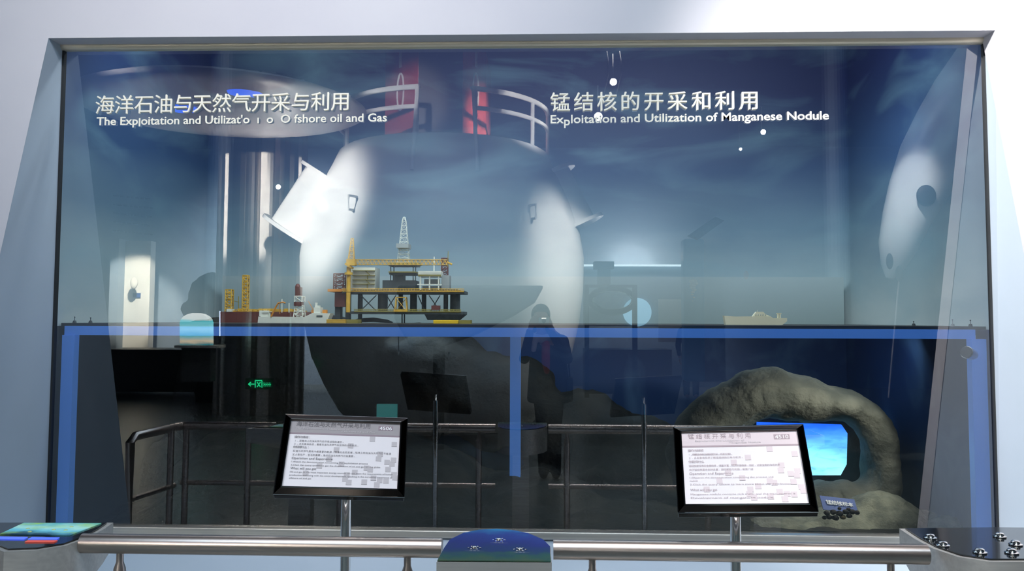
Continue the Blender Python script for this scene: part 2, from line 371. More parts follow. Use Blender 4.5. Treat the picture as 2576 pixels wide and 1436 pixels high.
# outer edge of the reveal lies on a wall that leans towards the hall at its foot
OT = 4.065; oTL = at(122, 92, OT); oTR = at(2503, 80, OT)
XL, XR, ZT = oTL.x, oTR.x, (oTL.z+oTR.z)/2
def solve_r(px, py, X):
    d = ray(px, py); return d.y*(X/d.x)
rl = solve_r(0, 640, XL); pl = at(0, 640, rl)
SL = ((-4.2+OT)-pl.y)/(ZT-pl.z)         # metres of lean per metre of height
def wy(z): return (-4.2+OT) - SL*(ZT-z)
ZB = .17
IN = Vector((0, .03, 0))
def wallpt(x, z): return Vector((x, wy(z), z))
structure(B().slab([wallpt(-7, ZT), wallpt(7, ZT), wallpt(7, 5.6), wallpt(-7, 5.6)], (0, .12, 0)), 'wall_front', M['wall'])
structure(B().slab([wallpt(-7, 0), wallpt(XL, 0), wallpt(XL, ZT), wallpt(-7, ZT)], (0, .12, 0)), 'wall_left_of_window', M['wall'])
structure(B().slab([wallpt(XR, 0), wallpt(7, 0), wallpt(7, ZT), wallpt(XR, ZT)], (0, .12, 0)), 'wall_right_of_window', M['wall'])
structure(B().slab([wallpt(XL, 0), wallpt(XR, 0), wallpt(XR, ZB-.02), wallpt(XL, ZB-.02)], (0, .12, 0)), 'wall_below_window', M['reveal'])
win = thing('window_1', (0, 0, GZ0), 'large display window in a sloping white wall', None, None, 'structure')
B().prism([wallpt(XL, ZB), wallpt(XL, ZT), (GX0, 0, GZ1+.03), (GX0, 0, ZB)], [wallpt(XL-.03, ZB)+IN, wallpt(XL-.03, ZT)+IN, (GX0-.03, 0, GZ1+.03), (GX0-.03, 0, ZB)]).build('reveal_side', M['reveal'], win)
B().prism([wallpt(XR, ZB), wallpt(XR, ZT), (GX1, 0, GZ1+.03), (GX1, 0, ZB)], [wallpt(XR+.03, ZB)+IN, wallpt(XR+.03, ZT)+IN, (GX1+.03, 0, GZ1+.03), (GX1+.03, 0, ZB)]).build('reveal_side', M['reveal'], win)
B().prism([wallpt(XL, ZT), wallpt(XR, ZT), (GX1, 0, GZ1+.03), (GX0, 0, GZ1+.03)], [wallpt(XL, ZT+.03)+IN, wallpt(XR, ZT+.03)+IN, (GX1, 0, GZ1+.06), (GX0, 0, GZ1+.06)]).build('reveal_head', M['reveal'], win)
B().prism([wallpt(XL, ZB), wallpt(XR, ZB), (GX1, 0, GZ0-.035), (GX0, 0, GZ0-.035)], [wallpt(XL, ZB-.03), wallpt(XR, ZB-.03), (GX1, 0, GZ0-.065), (GX0, 0, GZ0-.065)]).build('reveal_ledge', M['reveal'], win)
B().box((GX0, -.005, GZ1), (GX1, .01, GZ1+.042)).bar((GX0, -.012, GZ1+.021), (GX1, -.012, GZ1+.021), .021, 32).build('steel_head_strip', M['striprail'], win, smooth=True)
B().box((GX0, -.035, GZ0-.035), (GX1, .01, GZ0)).build('steel_sill_strip', M['steel'], win, bevel=.004)
for a, b in ((GX0, GX0+.010), (GX1-.010, GX1)):
    B().box((a, -.012, GZ0), (b, .012, GZ1)).build('gasket', M['dark'], win)
g = bmesh.new(); vs = [g.verts.new(p) for p in ((GX0, 0, GZ0), (GX1, 0, GZ0), (GX1, 0, GZ1), (GX0, 0, GZ1))]; g.faces.new(vs)
me = bpy.data.meshes.new('pane'); g.to_mesh(me); g.free(); me.materials.append(M['glass'])
pane = bpy.data.objects.new('pane', me); col.objects.link(pane); pane.parent = win; pane.matrix_parent_inverse = Matrix.Translation((0, 0, -GZ0)); pane['label'] = 'clear reflecting glass pane'
# hall shell
structure(B().box((-11, -16.4, -.1), (9, 2.4, 0)), 'floor', M['floor'])
structure(B().box((-11, -16.4, 5.6), (9, .9, 5.7)), 'ceiling', M['ceil'])
structure(B().box((-11, -16.5, 0), (9, -16.3, 5.6)), 'wall_back', M['hallwall'])
structure(B().box((-11.1, -16.4, 0), (-11, .2, 5.6)), 'wall_left', M['hallwall'])
structure(B().box((9, -16.4, 0), (9.1, .2, 5.6)), 'wall_right', M['hallwall'])

# ================================================================== DISPLAY CASE
DZ, YB = 1.515, 2.09
case = thing('display_case_shell', (0, 1, .3), None, None, None, 'structure'); case.name = 'trim_1'
def cove(z0, z1, rad, name, mt):
    xl, xr = GX0-.03, GX1+.03
    P_ = [(xl, .03)]+[(xl+rad*(1-math.cos(R(t))), YB-rad*(1-math.sin(R(t)))) for t in range(0, 91, 9)]+[(xr-rad*(1-math.cos(R(t))), YB-rad*(1-math.sin(R(t)))) for t in range(90, -1, -9)]+[(xr, .03)]
    lo = [(x, y, z0) for x, y in P_]+[(xr+.03, .03, z0), (xr+.03, YB+.03, z0), (xl-.03, YB+.03, z0), (xl-.03, .03, z0)]
    return B().slab(lo, (0, 0, z1-z0)).build(name, mt, case)
cove(1.50, 3.9, .14, 'sky_backdrop', M['sky'])
B().box((GX0-.05, .2, 3.88), (GX1+.05, YB, 3.92)).build('case_roof', M['casedark'], case)
B().box((GX0-.05, YB, .2), (GX1+.05, YB+.03, 1.50)).build('sea_backdrop', M['sea'], case)
B().box((GX0-.06, .03, .2), (GX0-.03, YB, 1.50)).build('side_backdrop', M['casedark'], case)
B().box((GX1+.03, .03, .2), (GX1+.06, YB, 1.50)).build('side_backdrop', M['sea'], case)
B().box((GX0-.05, .03, .40), (GX1+.05, YB, .45)).build('case_floor', M['rockdark'], case)
hp0, hp1 = at(560, 697, 6.12), at(2122, 697, 6.12)
o = B().box((hp0.x, 1.92, DZ), (min(hp1.x, GX1+.02), 1.95, hp1.z)).build('sea_horizon_panel', M['horizon']); tag(o, 'long low pale sea panel standing behind the model ships', 'panel')
dk = thing('sea_deck', (0, .1, DZ), 'thin dark deck across the case carrying the model ships', 'shelf')
B().box((GX0-.02, .10, DZ-.015), (GX1+.02, YB, DZ)).build('deck_board', M['deck'], dk)
fr = thing('blue_case_frame', (0, .1, .45), 'blue painted frame below the ship deck with one slim middle post', 'frame')
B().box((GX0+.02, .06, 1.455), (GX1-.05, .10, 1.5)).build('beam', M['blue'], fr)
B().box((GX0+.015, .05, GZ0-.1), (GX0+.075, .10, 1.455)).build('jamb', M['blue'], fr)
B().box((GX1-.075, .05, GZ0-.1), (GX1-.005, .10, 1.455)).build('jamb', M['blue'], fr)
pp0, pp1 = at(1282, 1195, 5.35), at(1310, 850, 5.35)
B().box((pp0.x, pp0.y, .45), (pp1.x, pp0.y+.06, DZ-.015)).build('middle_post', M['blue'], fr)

# seabed rocks
def ell(b, px, py, r, rx, ry, rz, sub=2):
    c = at(px, py, r); b.ball(c, 1, sub, (rx, ry, rz)); return b
b = B()
for px, py, r, rx, ry, rz in ((330, 1010, 5.9, .55, .35, .42), (560, 960, 6.0, .55, .3, .45), (820, 950, 6.0, .55, .3, .42), (1060, 960, 6.0, .5, .3, .40), (1260, 1010, 5.95, .42, .3, .34),
                              (1440, 1090, 5.9, .42, .3, .30), (1620, 1150, 5.9, .4, .3, .27), (300, 1220, 5.6, .6, .5, .40), (650, 1230, 5.6, .6, .6, .40), (1000, 1240, 5.6, .6, .6, .36),
                              (1330, 1290, 5.5, .55, .6, .26), (1620, 1330, 5.4, .5, .6, .22), (700, 1330, 5.0, 1.1, .6, .22), (1300, 1350, 5.0, 1.0, .6, .16)):
    ell(b, px, py, r, rx, ry, rz)
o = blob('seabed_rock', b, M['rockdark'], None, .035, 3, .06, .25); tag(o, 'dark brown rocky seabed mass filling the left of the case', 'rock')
b = B()
path = [(1735, 1150, .15), (1765, 1090, .16), (1815, 1040, .16), (1880, 995, .15), (1950, 990, .155), (2020, 1003, .14), (2080, 1013, .11), (2135, 1020, .10), (2180, 1050, .105), (2205, 1100, .105), (2215, 1160, .10), (2215, 1215, .11), (2200, 1260, .11), (2120, 1250, .10), (2020, 1260, .12), (1900, 1270, .12), (1800, 1260, .12), (1745, 1200, .13)]
for (x0, y0, r0), (x1, y1, r1) in zip(path, path[1:]+path[:1]):
    for t in (0, .5): ell(b, x0+(x1-x0)*t, y0+(y1-y0)*t, 5.25, r0+(r1-r0)*t, .20, r0+(r1-r0)*t)
ar = thing('rock_arch', at(1980, 1300, 5.2), 'grey rough rock arch around a glowing blue screen', 'rock')
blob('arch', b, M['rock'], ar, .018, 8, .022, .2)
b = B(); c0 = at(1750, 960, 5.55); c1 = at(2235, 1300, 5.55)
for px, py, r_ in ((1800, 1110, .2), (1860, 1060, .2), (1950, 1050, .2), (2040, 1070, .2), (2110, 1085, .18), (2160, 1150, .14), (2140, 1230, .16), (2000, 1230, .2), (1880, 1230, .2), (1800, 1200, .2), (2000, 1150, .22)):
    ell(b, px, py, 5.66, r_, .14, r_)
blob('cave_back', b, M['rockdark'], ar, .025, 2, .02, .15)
s0 = thing('sea_screen', at(2020, 1195, 5.42), 'bright blue screen showing sea and clouds inside the rock arch', 'screen')
oc = [(1905, 1062), (2117, 1068), (2132, 1090), (2130, 1168), (2115, 1195), (1905, 1196)]
B().slab([at(x, y, 5.44) for x, y in oc], (0, .02, 0)).build('screen_face', M['screen'], s0)
mounds = thing('sand_mound', at(2250, 1340, 4.9), 'pale grey rounded sand mound at the foot of the rock arch', 'rock')
b = B()
for px, py, r, rx, ry, rz in ((2215, 1345, 4.95, .27, .25, .24), (2120, 1370, 4.9, .3, .25, .2), (2330, 1375, 4.95, .2, .25, .19), (1980, 1390, 4.85, .4, .3, .19), (1800, 1400, 4.85, .4, .3, .17)): ell(b, px, py, r, rx, ry, rz)
blob('mound', b, M['sand'], mounds, .02, 3, .02, .1)
b = B(); ell(b, 2385, 1345, 4.7, .13, .12, .10); ell(b, 2430, 1350, 4.7, .11, .1, .09)
o = blob('sand_mound', b, M['sand'], None, .015, 3, .012, .08); tag(o, 'small pale sand mound low at the right end of the case', 'rock')
b = B(); ell(b, 2275, 1150, 5.6, .12, .2, .2); ell(b, 2290, 1230, 5.55, .14, .2, .25); ell(b, 2300, 1300, 5.5, .2, .25, .2)
o = blob('seabed_rock', b, M['rockdark'], None, .02, 2, .03, .12); tag(o, 'dark upright rock behind the right end of the grey arch', 'rock')
# nodules and plaque
q = [at(2062, 1246, 4.62), at(2149, 1256, 4.62), at(2160, 1292, 4.56), at(2071, 1281, 4.56)]
pq = thing('name_plaque', q[3], 'small tilted blue plaque with five white characters above the nodules', 'sign')
nn = (q[1]-q[0]).cross(q[0]-q[3]).normalized()
B().slab(q, nn*-.004).build('plate', M['plaque'], pq)
xd = (q[1]-q[0]).normalized(); yd = (q[0]-q[3]).normalized()
lettering('锰结核标本', q[3]+(q[0]-q[3])*.36+xd*.022+nn*.003, xd, yd, (q[1]-q[0]).length*.78, .026, M['whiteink'], pq, 'character', even=True, bold=.02)
k = 0
for px, py, s_ in ((2080, 1290, .016), (2096, 1288, .017), (2112, 1291, .018), (2128, 1287, .016), (2144, 1287, .016), (2156, 1289, .014), (2086, 1300, .016), (2102, 1302, .018), (2120, 1300, .015), (2136, 1297, .015), (2112, 1279, .010), (2134, 1281, .011), (2074, 1302, .012)):
    b = B(); b.ball((0, 0, 0), s_, 2, (1, .9, .8))
    for v in b.bm.verts: v.co *= 1+.22*noise.noise(v.co*70+Vector((k, 0, 0)))
    last = k == 8
    o = b.build('manganese_nodule', M['nodule2'] if last else M['nodule'], smooth=True); o.location = at(px, py, 4.54)
    tag(o, 'tan coloured nodule low in the pile under the blue plaque' if last else 'dark knobbly manganese nodule heaped under the blue plaque', 'nodule', None if last else 'dark nodules under the plaque'); k += 1
# small lamp under the beam
ls = thing('case_spotlight', at(2452, 852, 4.27), 'small grey spotlight hanging below the blue beam at the right end', 'spotlight')
B().bar(at(2452, 843, 4.27), at(2452, 895, 4.27), .005, 8).build('stem', M['silver'], ls)
B().bar(at(2456, 897, 4.29), at(2432, 886, 4.23), .022, 16, .030).build('lamp_head', M['silver'], ls, smooth=True)
B().bar(at(2432, 886, 4.23), at(2430, 885, 4.225), .027, 16).build('lens', M['dark'], ls)
# drill string and small seabed gear, teal screen
ds = thing('drill_string', at(1002, 845, 5.3), 'thin pale drill pipe running down from the oil platform', 'pipe')
B().bar(at(1002, 822, 5.3), at(1003, 893, 5.3), .003, 6).build('pipe', M['mlight'], ds)
B().bar(at(1003, 884, 5.3), at(1003, 893, 5.3), .006, 6, .002).build('drill_bit', M['mwhite'], ds)
o = B().pbox(947, 1017, 998, 1056, 5.1, .03).build('teal_screen', M['teal']); tag(o, 'dim teal screen in the dark seabed above the left sign', 'screen')
sg = thing('seabed_equipment', at(1130, 900, 5.3), 'small white wellhead gear on the dark seabed', 'equipment')
B().ball(at(1130, 888, 5.3), .008, 1).bar(at(1130, 888, 5.3), at(1128, 905, 5.3), .003).build('valve', M['mwhite'], sg)
B().bar(at(1139, 899, 5.3), at(1150, 899, 5.3), .003).build('pipe', M['mwhite'], sg)

# ---------------------------------------------------------------- ship models
BASE = DZ
# 1 long red brown production ship
s1 = thing('model_tanker', at(660, 812, 5.5), 'long red brown model ship with yellow pipework and two lattice towers', 'model ship')
D = 5.5
a = at(553, 800, D); e = at(790, 800, D); zt = at(600, 784, D).z
B().hull8([(a.x, a.y, BASE), (e.x-.02, a.y, BASE), (e.x-.02, a.y+.13, BASE), (a.x, a.y+.13, BASE), (a.x-.005, a.y, zt), (e.x, a.y, zt), (e.x, a.y+.13, zt), (a.x-.005, a.y+.13, zt)]).build('hull', M['mred'], s1)
b = B()
for i in range(15):
    x = 572+i*13; h = random.choice((776, 779, 781, 777)); b.pbox(x, h, x+9, 784, D+.02, .09)
b.truss(at(590, 783, D+.01), at(745, 783, D+.01), .012, .1, 14, .0016); b.build('pipework', M['y'], s1)
B().lattice(*(lambda p, q: (p.x, q.x))(at(563, 780, D), at(578, 780, D)), zt, at(570, 728, D).z, a.y+.02, a.y+.06, 7, .0026).build('lattice_tower', M['y'], s1)
B().lattice(*(lambda p, q: (p.x, q.x))(at(606, 780, D), at(618, 780, D)), zt, at(610, 692, D).z, a.y+.02, a.y+.055, 12, .0026).build('lattice_tower', M['y'], s1)
B().pbox(570, 777, 583, 784, D-.005, .05).build('deck_house', M['mwhite'], s1); B().pbox(652, 781, 676, 795, D-.01, .05).build('deck_house', M['mwhite'], s1)
B().bar(at(580, 755, D+.03), at(602, 760, D+.03), .0018).bar(at(600, 745, D+.03), at(600, 780, D+.03), .003).build('gantry', M['oy'], s1)
# 2 white drill ship
s2 = thing('model_drill_ship', at(740, 814, 5.05), 'low white model ship with raised bow and red and white derrick', 'model ship')
D = 5.05
pro = [(648, 813), (820, 813), (831, 788), (786, 787), (766, 797), (650, 796)]
f = [at(x, y, D) for x, y in pro]
for i in (0, 1): f[i].z = BASE
B().slab(f, (0, .09, 0)).build('hull', M['mwhite'], s2)
B().pbox(789, 773, 806, 788, D+.01, .06).pbox(792, 768, 802, 774, D+.015, .04).pbox(793, 761, 797, 769, D+.02, .02).build('bridge', M['mwhite'], s2)
B().pbox(796, 793, 811, 797, D-.002, .005).build('window_band', M['mgrey'], s2)
B().pbox(655, 786, 674, 797, D+.01, .05).pbox(660, 783, 676, 785, D+.005, .06).build('helideck', M['mwhite'], s2)
zz = lambda y: at(750, y, D).z
X = lambda x: at(x, 780, D).x
B().lattice(X(737), X(760), zz(797), zz(768), f[0].y+.01, f[0].y+.08, 4, .0022, X(740), X(757)).build('derrick_legs', M['mwhite'], s2)
B().pbox(739, 759, 758, 769, D+.01, .05).build('derrick_base', M['mred'], s2)
B().lattice(X(739), X(758), zz(759), zz(745), f[0].y+.01, f[0].y+.07, 1, .0026).build('derrick_frame', M['mwhite'], s2)
B().pbox(742, 722, 756, 745, D+.02, .04).ball(at(749, 722, D+.04), .02, 2, (.8, .8, 1)).build('derrick_top', M['mred'], s2, smooth=True)
B().tube([at(682, 796, D), at(694, 772, D), at(700, 762, D), at(712, 760, D), at(718, 762, D)], .005, 6).bar(at(702, 763, D), at(704, 790, D), .002).build('crane', M['morange'], s2)
B().bar(at(709, 752, D), at(709, 786, D), .0035).bar(at(727, 762, D), at(727, 786, D), .0035).build('mast', M['mwhite'], s2)
B().bar(at(776, 758, D+.02), at(790, 782, D+.02), .002).pbox(783, 779, 790, 787, D+.02, .03).build('deck_gear', M['morange'], s2); B().pbox(811, 779, 821, 788, D+.02, .03).build('deck_gear', M['morange'], s2)
# 3 oil platform
P = thing('model_oil_platform', at(1000, 815, 5.2), 'large detailed oil platform model with white derrick and yellow crane', 'model platform')
D = 5.2; Y0 = at(1000, 800, D).y
X = lambda x: at(x, 740, D).x
Z = lambda y: at(1000, y, D).z
def pb(b, x0, y0, x1, y1, dy=0, d=.25): return b.box((X(x0), Y0+dy, Z(y1)), (X(x1), Y0+dy+d, Z(y0)))
pb(pb(B(), 860, 731, 1168, 738), 884, 727, 1150, 733, .03, .2).build('upper_deck', M['mgrey'], P)
pb(B(), 880, 783, 1166, 790).build('lower_deck', M['mgrey'], P)
for nm, z0, z1, x0, x1 in (('railing', 733, 726, 862, 1167), ('railing', 784, 778, 892, 1160)):
    b = B(); n = 44
    for i in range(n+1): b.bar((X(x0+(x1-x0)*i/n), Y0-.004, Z(z0)), (X(x0+(x1-x0)*i/n), Y0-.004, Z(z1)), .0013, 4)
    b.bar((X(x0), Y0-.004, Z(z1)), (X(x1), Y0-.004, Z(z1)), .0016, 4); b.bar((X(x0), Y0-.004, Z((z0+z1)/2)), (X(x1), Y0-.004, Z((z0+z1)/2)), .0014, 4)
    b.bar((X(x0), Y0-.002, Z(z0)), (X(x1), Y0-.002, Z(z0)), .004, 4); b.build(nm, M['y'] if z0 == 733 else M['oy'], P)
for x, wd in ((896, 13), (954, 26), (1000, 12), (1033, 18), (1060, 12), (1116, 12), (1140, 26)):
    B().bar((X(x), Y0+.12, Z(738)), (X(x), Y0+.12, Z(783)), wd*.00118, 12).build('leg', M['mgrey'], P, smooth=True)
B().bar((X(896), Y0+.12, Z(790)), (X(896), Y0+.12, BASE), .013, 12).build('leg', M['mgrey'], P, smooth=True)
for x in (1004, 1010): B().bar((X(x), Y0+.12, Z(790)), (X(x), Y0+.12, BASE), .004, 8).build('leg', M['mgrey'], P, smooth=True)
for x0, x1 in ((902, 942), (942, 902), (968, 992), (992, 966), (1048, 1066), (1076, 1104), (1104, 1080)): B().bar((X(x0), Y0+.06, Z(742)), (X(x1), Y0+.06, Z(782)), .003, 6).build('brace', M['mgrey'], P)
B().lattice(X(994), X(1024), Z(783), Z(748), Y0-.01, Y0+.04, 1, .0022, X(996), X(1021)).box((X(992), Y0-.02, Z(784)), (X(1026), Y0, Z(779))).build('lifting_frame', M['y'], P)
b = B(); b.hull8([(X(1075), Y0+.02, BASE+.02), (X(1150), Y0+.02, BASE+.02), (X(1150), Y0+.2, BASE+.02), (X(1075), Y0+.2, BASE+.02), (X(1068), Y0, Z(790)), (X(1166), Y0, Z(790)), (X(1166), Y0+.25, Z(790)), (X(1068), Y0+.25, Z(790))])
b.build('hull_block', M['mgrey'], P)
pb(B(), 1086, 768, 1107, 779, -.01, .04).build('container', M['mred'], P)
# yellow crane
cx = X(879)
B().bar((cx, Y0-.03, Z(786)), (cx, Y0-.03, Z(672)), .0125, 14).bar((cx, Y0-.03, Z(692)), (cx, Y0-.03, Z(686)), .024, 14).bar((cx, Y0-.03, Z(735)), (cx, Y0-.03, Z(732)), .015, 14).build('crane_column', M['y'], P, smooth=True)
pb(B(), 875, 653, 896, 669, -.055, .05).bar((cx, Y0-.03, Z(672)), (cx+.006, Y0-.03, Z(668)), .03, 14).build('crane_cab', M['y'], P)
B().lattice(X(878), X(892), Z(653), Z(600), Y0-.04, Y0-.01, 5, .0018, X(884), X(889)).build('crane_frame', M['y'], P)
B().truss((X(896), Y0-.045, Z(667)), (X(1125), Y0-.045, Z(667)), .030, .03, 22, .0019).bar((X(1125), Y0-.03, Z(660)), (X(1138), Y0-.03, Z(666)), .006, 6).build('crane_boom', M['y'], P)
# derrick
zb, zt = 668, 543
def dx(y): t = (y-543)/(668-543); return 4.5+11*t
b = B(); b.lattice(X(1009-dx(668)), X(1009+dx(668)), Z(668), Z(553), Y0+.05, Y0+.12, 11, .0011, X(1009-5), X(1009+5)); b.lattice(X(1004), X(1014), Z(553), Z(542), Y0+.075, Y0+.09, 1, .0016, X(1007), X(1011))
b.build('derrick', M['mwhite'], P)
pb(B(), 993, 611, 1024, 622, .03, .11).build('derrick_board', M['mlight'], P)
# white accommodation block, left
pb(B(), 878, 672, 940, 727, .03, .16).build('accommodation_block', M['mwhite'], P)
b = B()
for y in (681, 693, 704, 715): b.box((X(884), Y0+.015, Z(y)), (X(941), Y0+.03, Z(y-1.5)))
for i in range(4): b.bar((X(916+6*(i % 2)), Y0+.02, Z(680+i*11)), (X(928-6*(i % 2)), Y0+.02, Z(691+i*11)), .0025, 4)
b.build('stairs', M['oy'], P)
# grey process modules
b = B(); pb(b, 958, 704, 1042, 731, .05, .15); pb(b, 974, 663, 1046, 668, .03, .15); pb(b, 976, 683, 1042, 690, .03, .15); pb(b, 984, 690, 1010, 705, .05, .1)
for x in (979, 987, 1036, 1042): pb(b, x-1, 668, x+1, 705, .04, .01)
b.build('process_module', M['mgrey'], P)
b = B(); pb(b, 972, 660, 1050, 664, .02, .16); pb(b, 975, 682, 1044, 685, .02, .16); b.build('module_deck', M['oy'], P)
# white frame module, right
pb(B(), 1050, 681, 1109, 695, .02, .13).build('frame_roof', M['mwhite'], P)
b = B()
for x in (1056, 1079, 1102):
    pb(b, x-1.6, 695, x+1.6, 729, .02, .01)
pb(b, 1048, 714, 1110, 716, .018, .012); b.build('frame_module', M['mwhite'], P)
pb(B(), 1050, 690, 1108, 694, .016, .003).build('frame_trim', M['oy'], P)
b = B(); pb(b, 1108, 691, 1128, 728, .05, .1); pb(b, 1058, 718, 1108, 729, .07, .08); pb(b, 1062, 700, 1100, 714, .08, .06); b.build('machinery', M['mlight'], P)
B().bar((X(1087), Y0+.08, Z(681)), (X(1087), Y0+.08, Z(643)), .0035, 8).build('vent_stack', M['mwhite'], P)
B().lattice(X(1105), X(1120), Z(691), Z(646), Y0+.1, Y0+.14, 5, .0028).build('rear_mast', M['mred'], P)
B().bar((X(1121), Y0+.1, Z(668)), (X(1122), Y0+.1, Z(628)), .003, 6, .002).build('rear_crane', M['oy'], P)
# left wing tower
b = B(); b.lattice(X(837), X(861), Z(728), Z(688), Y0+.02, Y0+.08, 4, .003); pb(b, 839, 735, 866, 772, .03, .1); b.build('flare_tower', M['mred'], P)
b = B(); pb(b, 824, 727, 868, 734, 0, .16); b.build('wing_deck', M['morange'], P)
b = B(); pb(b, 838, 772, 852, 812, .05, .06); pb(b, 862, 738, 872, 804, .08, .05); b.build('wing_leg', M['mgrey'], P)
for x0, x1, y0, y1, mt_, lb in ((821, 868, 803, 817, 'y', 'mustard yellow pontoon block under the left side of the oil platform'), (1090, 1152, 805, 819, 'y2', 'bright yellow pontoon block under the right side of the oil platform')):
    t = thing('yellow_pontoon', at((x0+x1)/2, y1, 4.95), lb, 'model barge')
    q0, q1 = at(x0, y0, 4.95), at(x1, y1, 4.95)
    B().box((q0.x, q0.y, BASE), (q1.x, q0.y+.12, q0.z)).build('pontoon', M[mt_], t, bevel=.002)
    q2 = at(x1+32, y1, 4.98)
    B().box((q1.x+.001, q0.y+.03, BASE), (q2.x, q0.y+.13, q0.z)).build('pontoon_end', M['oy'], t)
o = B().tube([at(880, 810, 5.4), at(900, 806, 5.4), at(940, 804, 5.4), at(975, 808, 5.4), at(988, 811, 5.4)], [.004, .012, .014, .010, .003], 8).build('model_supply_boat', M['mgrey'], smooth=True)
for v in o.data.vertices: v.co.z = max(v.co.z, BASE)
tag(o, 'small dark low boat model lying beneath the oil platform', 'model boat')
# 4 white ship right
s4 = thing('model_white_ship', at(1900, 815, 5.0), 'lone cream white model ship on the right half of the deck', 'model ship')
D = 5.0; pro = [(1826, 815), (1968, 815), (1980, 808), (1980, 800), (1945, 800), (1938, 795), (1850, 796), (1822, 794)]
f = [at(x, y, D) for x, y in pro]
for i in (0, 1): f[i].z = BASE
B().slab(f, (0, .05, 0)).build('hull', M['mcream'], s4)
pr = [(1893, 797), (1941, 797), (1926, 790), (1920, 784), (1903, 784), (1898, 790)]
B().slab([at(x, y, D+.01) for x, y in pr], (0, .03, 0)).build('superstructure', M['mcream'], s4)
B().pbox(1956, 787, 1959, 800, D+.01, .01).pbox(1961, 787, 1964, 800, D+.01, .01).pbox(1954, 787, 1966, 790, D+.01, .01).build('stern_gantry', M['mcream'], s4); B().bar(at(1905, 785, D+.02), at(1905, 779, D+.02), .001).build('mast', M['mcream'], s4)
for i in range(5): B().pbox(1900+i*6, 791, 1903+i*6, 793.5, D+.006, .005).build('window', M['mlight'], s4)
# small figures on the deck
for i, (x, y, h, c, lb) in enumerate(((2396, 806, 9, 'mlight', 'small pale tethered buoy model near the right end of the deck'), (2441, 806, 8, 'mgrey', 'tiny dark buoy model at the far right end of the deck'), (2298, 800, 6, 'mgrey', 'tiny green grey float model behind the lone ship deck area'), (188, 800, 8, 'mgrey', 'tiny dark buoy model at the far left end of the deck'), (228, 800, 7, 'mgrey', 'second tiny dark buoy from the left end of the deck'))):
    p = at(x, y, 4.6 if i == 2 else 4.32); p.z = BASE; t = thing('model_buoy', p, lb, 'model buoy')
    B().bar(p, p+Vector((0, 0, .012)), .010, 10, .007).build('float', M[c], t)
    B().bar(p+Vector((0, 0, .012)), p+Vector((0, 0, h*.0036)), .0016, 6).ball(p+Vector((0, 0, h*.0036)), .004, 1).build('mast', M[c], t)

# ---------------------------------------------------------------- window lettering
def glass_line(s, x0, y0, x1, y1, hpx, **k):
    a, e = at(x0, y0, 4.19), at(x1, y1, 4.19); xd = (e-a)
    t = thing('glass_lettering', a, k.pop('label'), 'lettering')
    lettering(s, a, xd, (0, 0, 1), xd.length, hpx*4.19/F_PX, M['cream'], t, **k)
glass_line('海洋石油与天然气开采与利用', 240, 289, 880, 279, 47, even=True, bold=.012, name='character', label='large cream Chinese heading of thirteen characters on the left glass')
glass_line("The Exploitation and Utilizat'o  ı  o  O fshore oil and Gas", 243, 315, 973, 305, 22, bold=.012, shift={6: -.008}, label='cream English heading with missing letters on the left glass')
glass_line('锰结核的开采和利用', 1380, 282, 1912, 277, 47, even=True, bold=.012, name='character', label='large cream Chinese heading of nine characters on the right glass')
glass_line('Exploitation and Utilization of Manganese Nodule', 1385, 310, 2085, 300, 22, bold=.012, shift={2: -.01}, label='cream English heading about manganese nodules on the right glass')

# ================================================================== BARRIER
RY = -4.2+2.72; RZ = .84
def rail(name, label, x0, x1, posts):
    t = thing(name, ((x0+x1)/2, RY, 0), label, 'railing')
    B().bar((x0, RY, RZ), (x1, RY, RZ), .030, 28).build('handrail', M['rail'], t, smooth=True)
    B().bar((x0, RY, .475), (x1, RY, .475), .016, 16).build('lower_rail', M['rail'], t, smooth=True)
    for x in posts:
        B().lathe([(.05, 0), (.05, .008), (.02, .012), (.02, .74), (.018, .765), (.011, .785), (.011, .82)], (x, RY, 0), 20).build('post', M['rail'], t, smooth=True)
    return t
xa = at(207, 1370, 2.72).x; xb = at(1112, 1385, 2.72).x; xc = at(1392, 1388, 2.72).x; xd_ = at(2332, 1400, 2.72).x
def bx(px): return at(px, 1400, 2.72).x
rail('barrier_rail', 'brushed steel handrail between the left screen console and the blue middle console', xa, xb, [bx(302), bx(1025)])
rail('barrier_rail', 'brushed steel handrail between the blue middle console and the black-topped console', xc, xd_, [bx(1490), bx(2240)])
t = thing('barrier_rail', (-2.3, RY, 0), 'bent steel handrail returning to the window wall on the left', 'railing')
e1 = Vector((-2.36, RY, RZ)); e2 = Vector((-2.43, -.93, RZ))
B().tube([(-1.74, RY, RZ), e1+Vector((.04, 0, 0)), e1, e1.lerp(e2, .08), e2.lerp(e1, .06), e2+Vector((0, .02, -.03)), (e2.x, e2.y+.02, 0)], .027, 16).build('handrail', M['rail'], t, smooth=True)
B().tube([(-1.74, RY, .475), (-2.36, RY, .475)], .016, 12).tube([(-2.36, RY+.1, .475), (-2.43, -.93, .475)], .016, 12).build('lower_rail', M['rail'], t, smooth=True)
for x, y in ((-1.92, RY), (-2.33, RY), (-2.37, RY+.14)): B().bar((x, y, 0), (x, y, RZ), .02, 12).build('post', M['rail'], t, smooth=True)

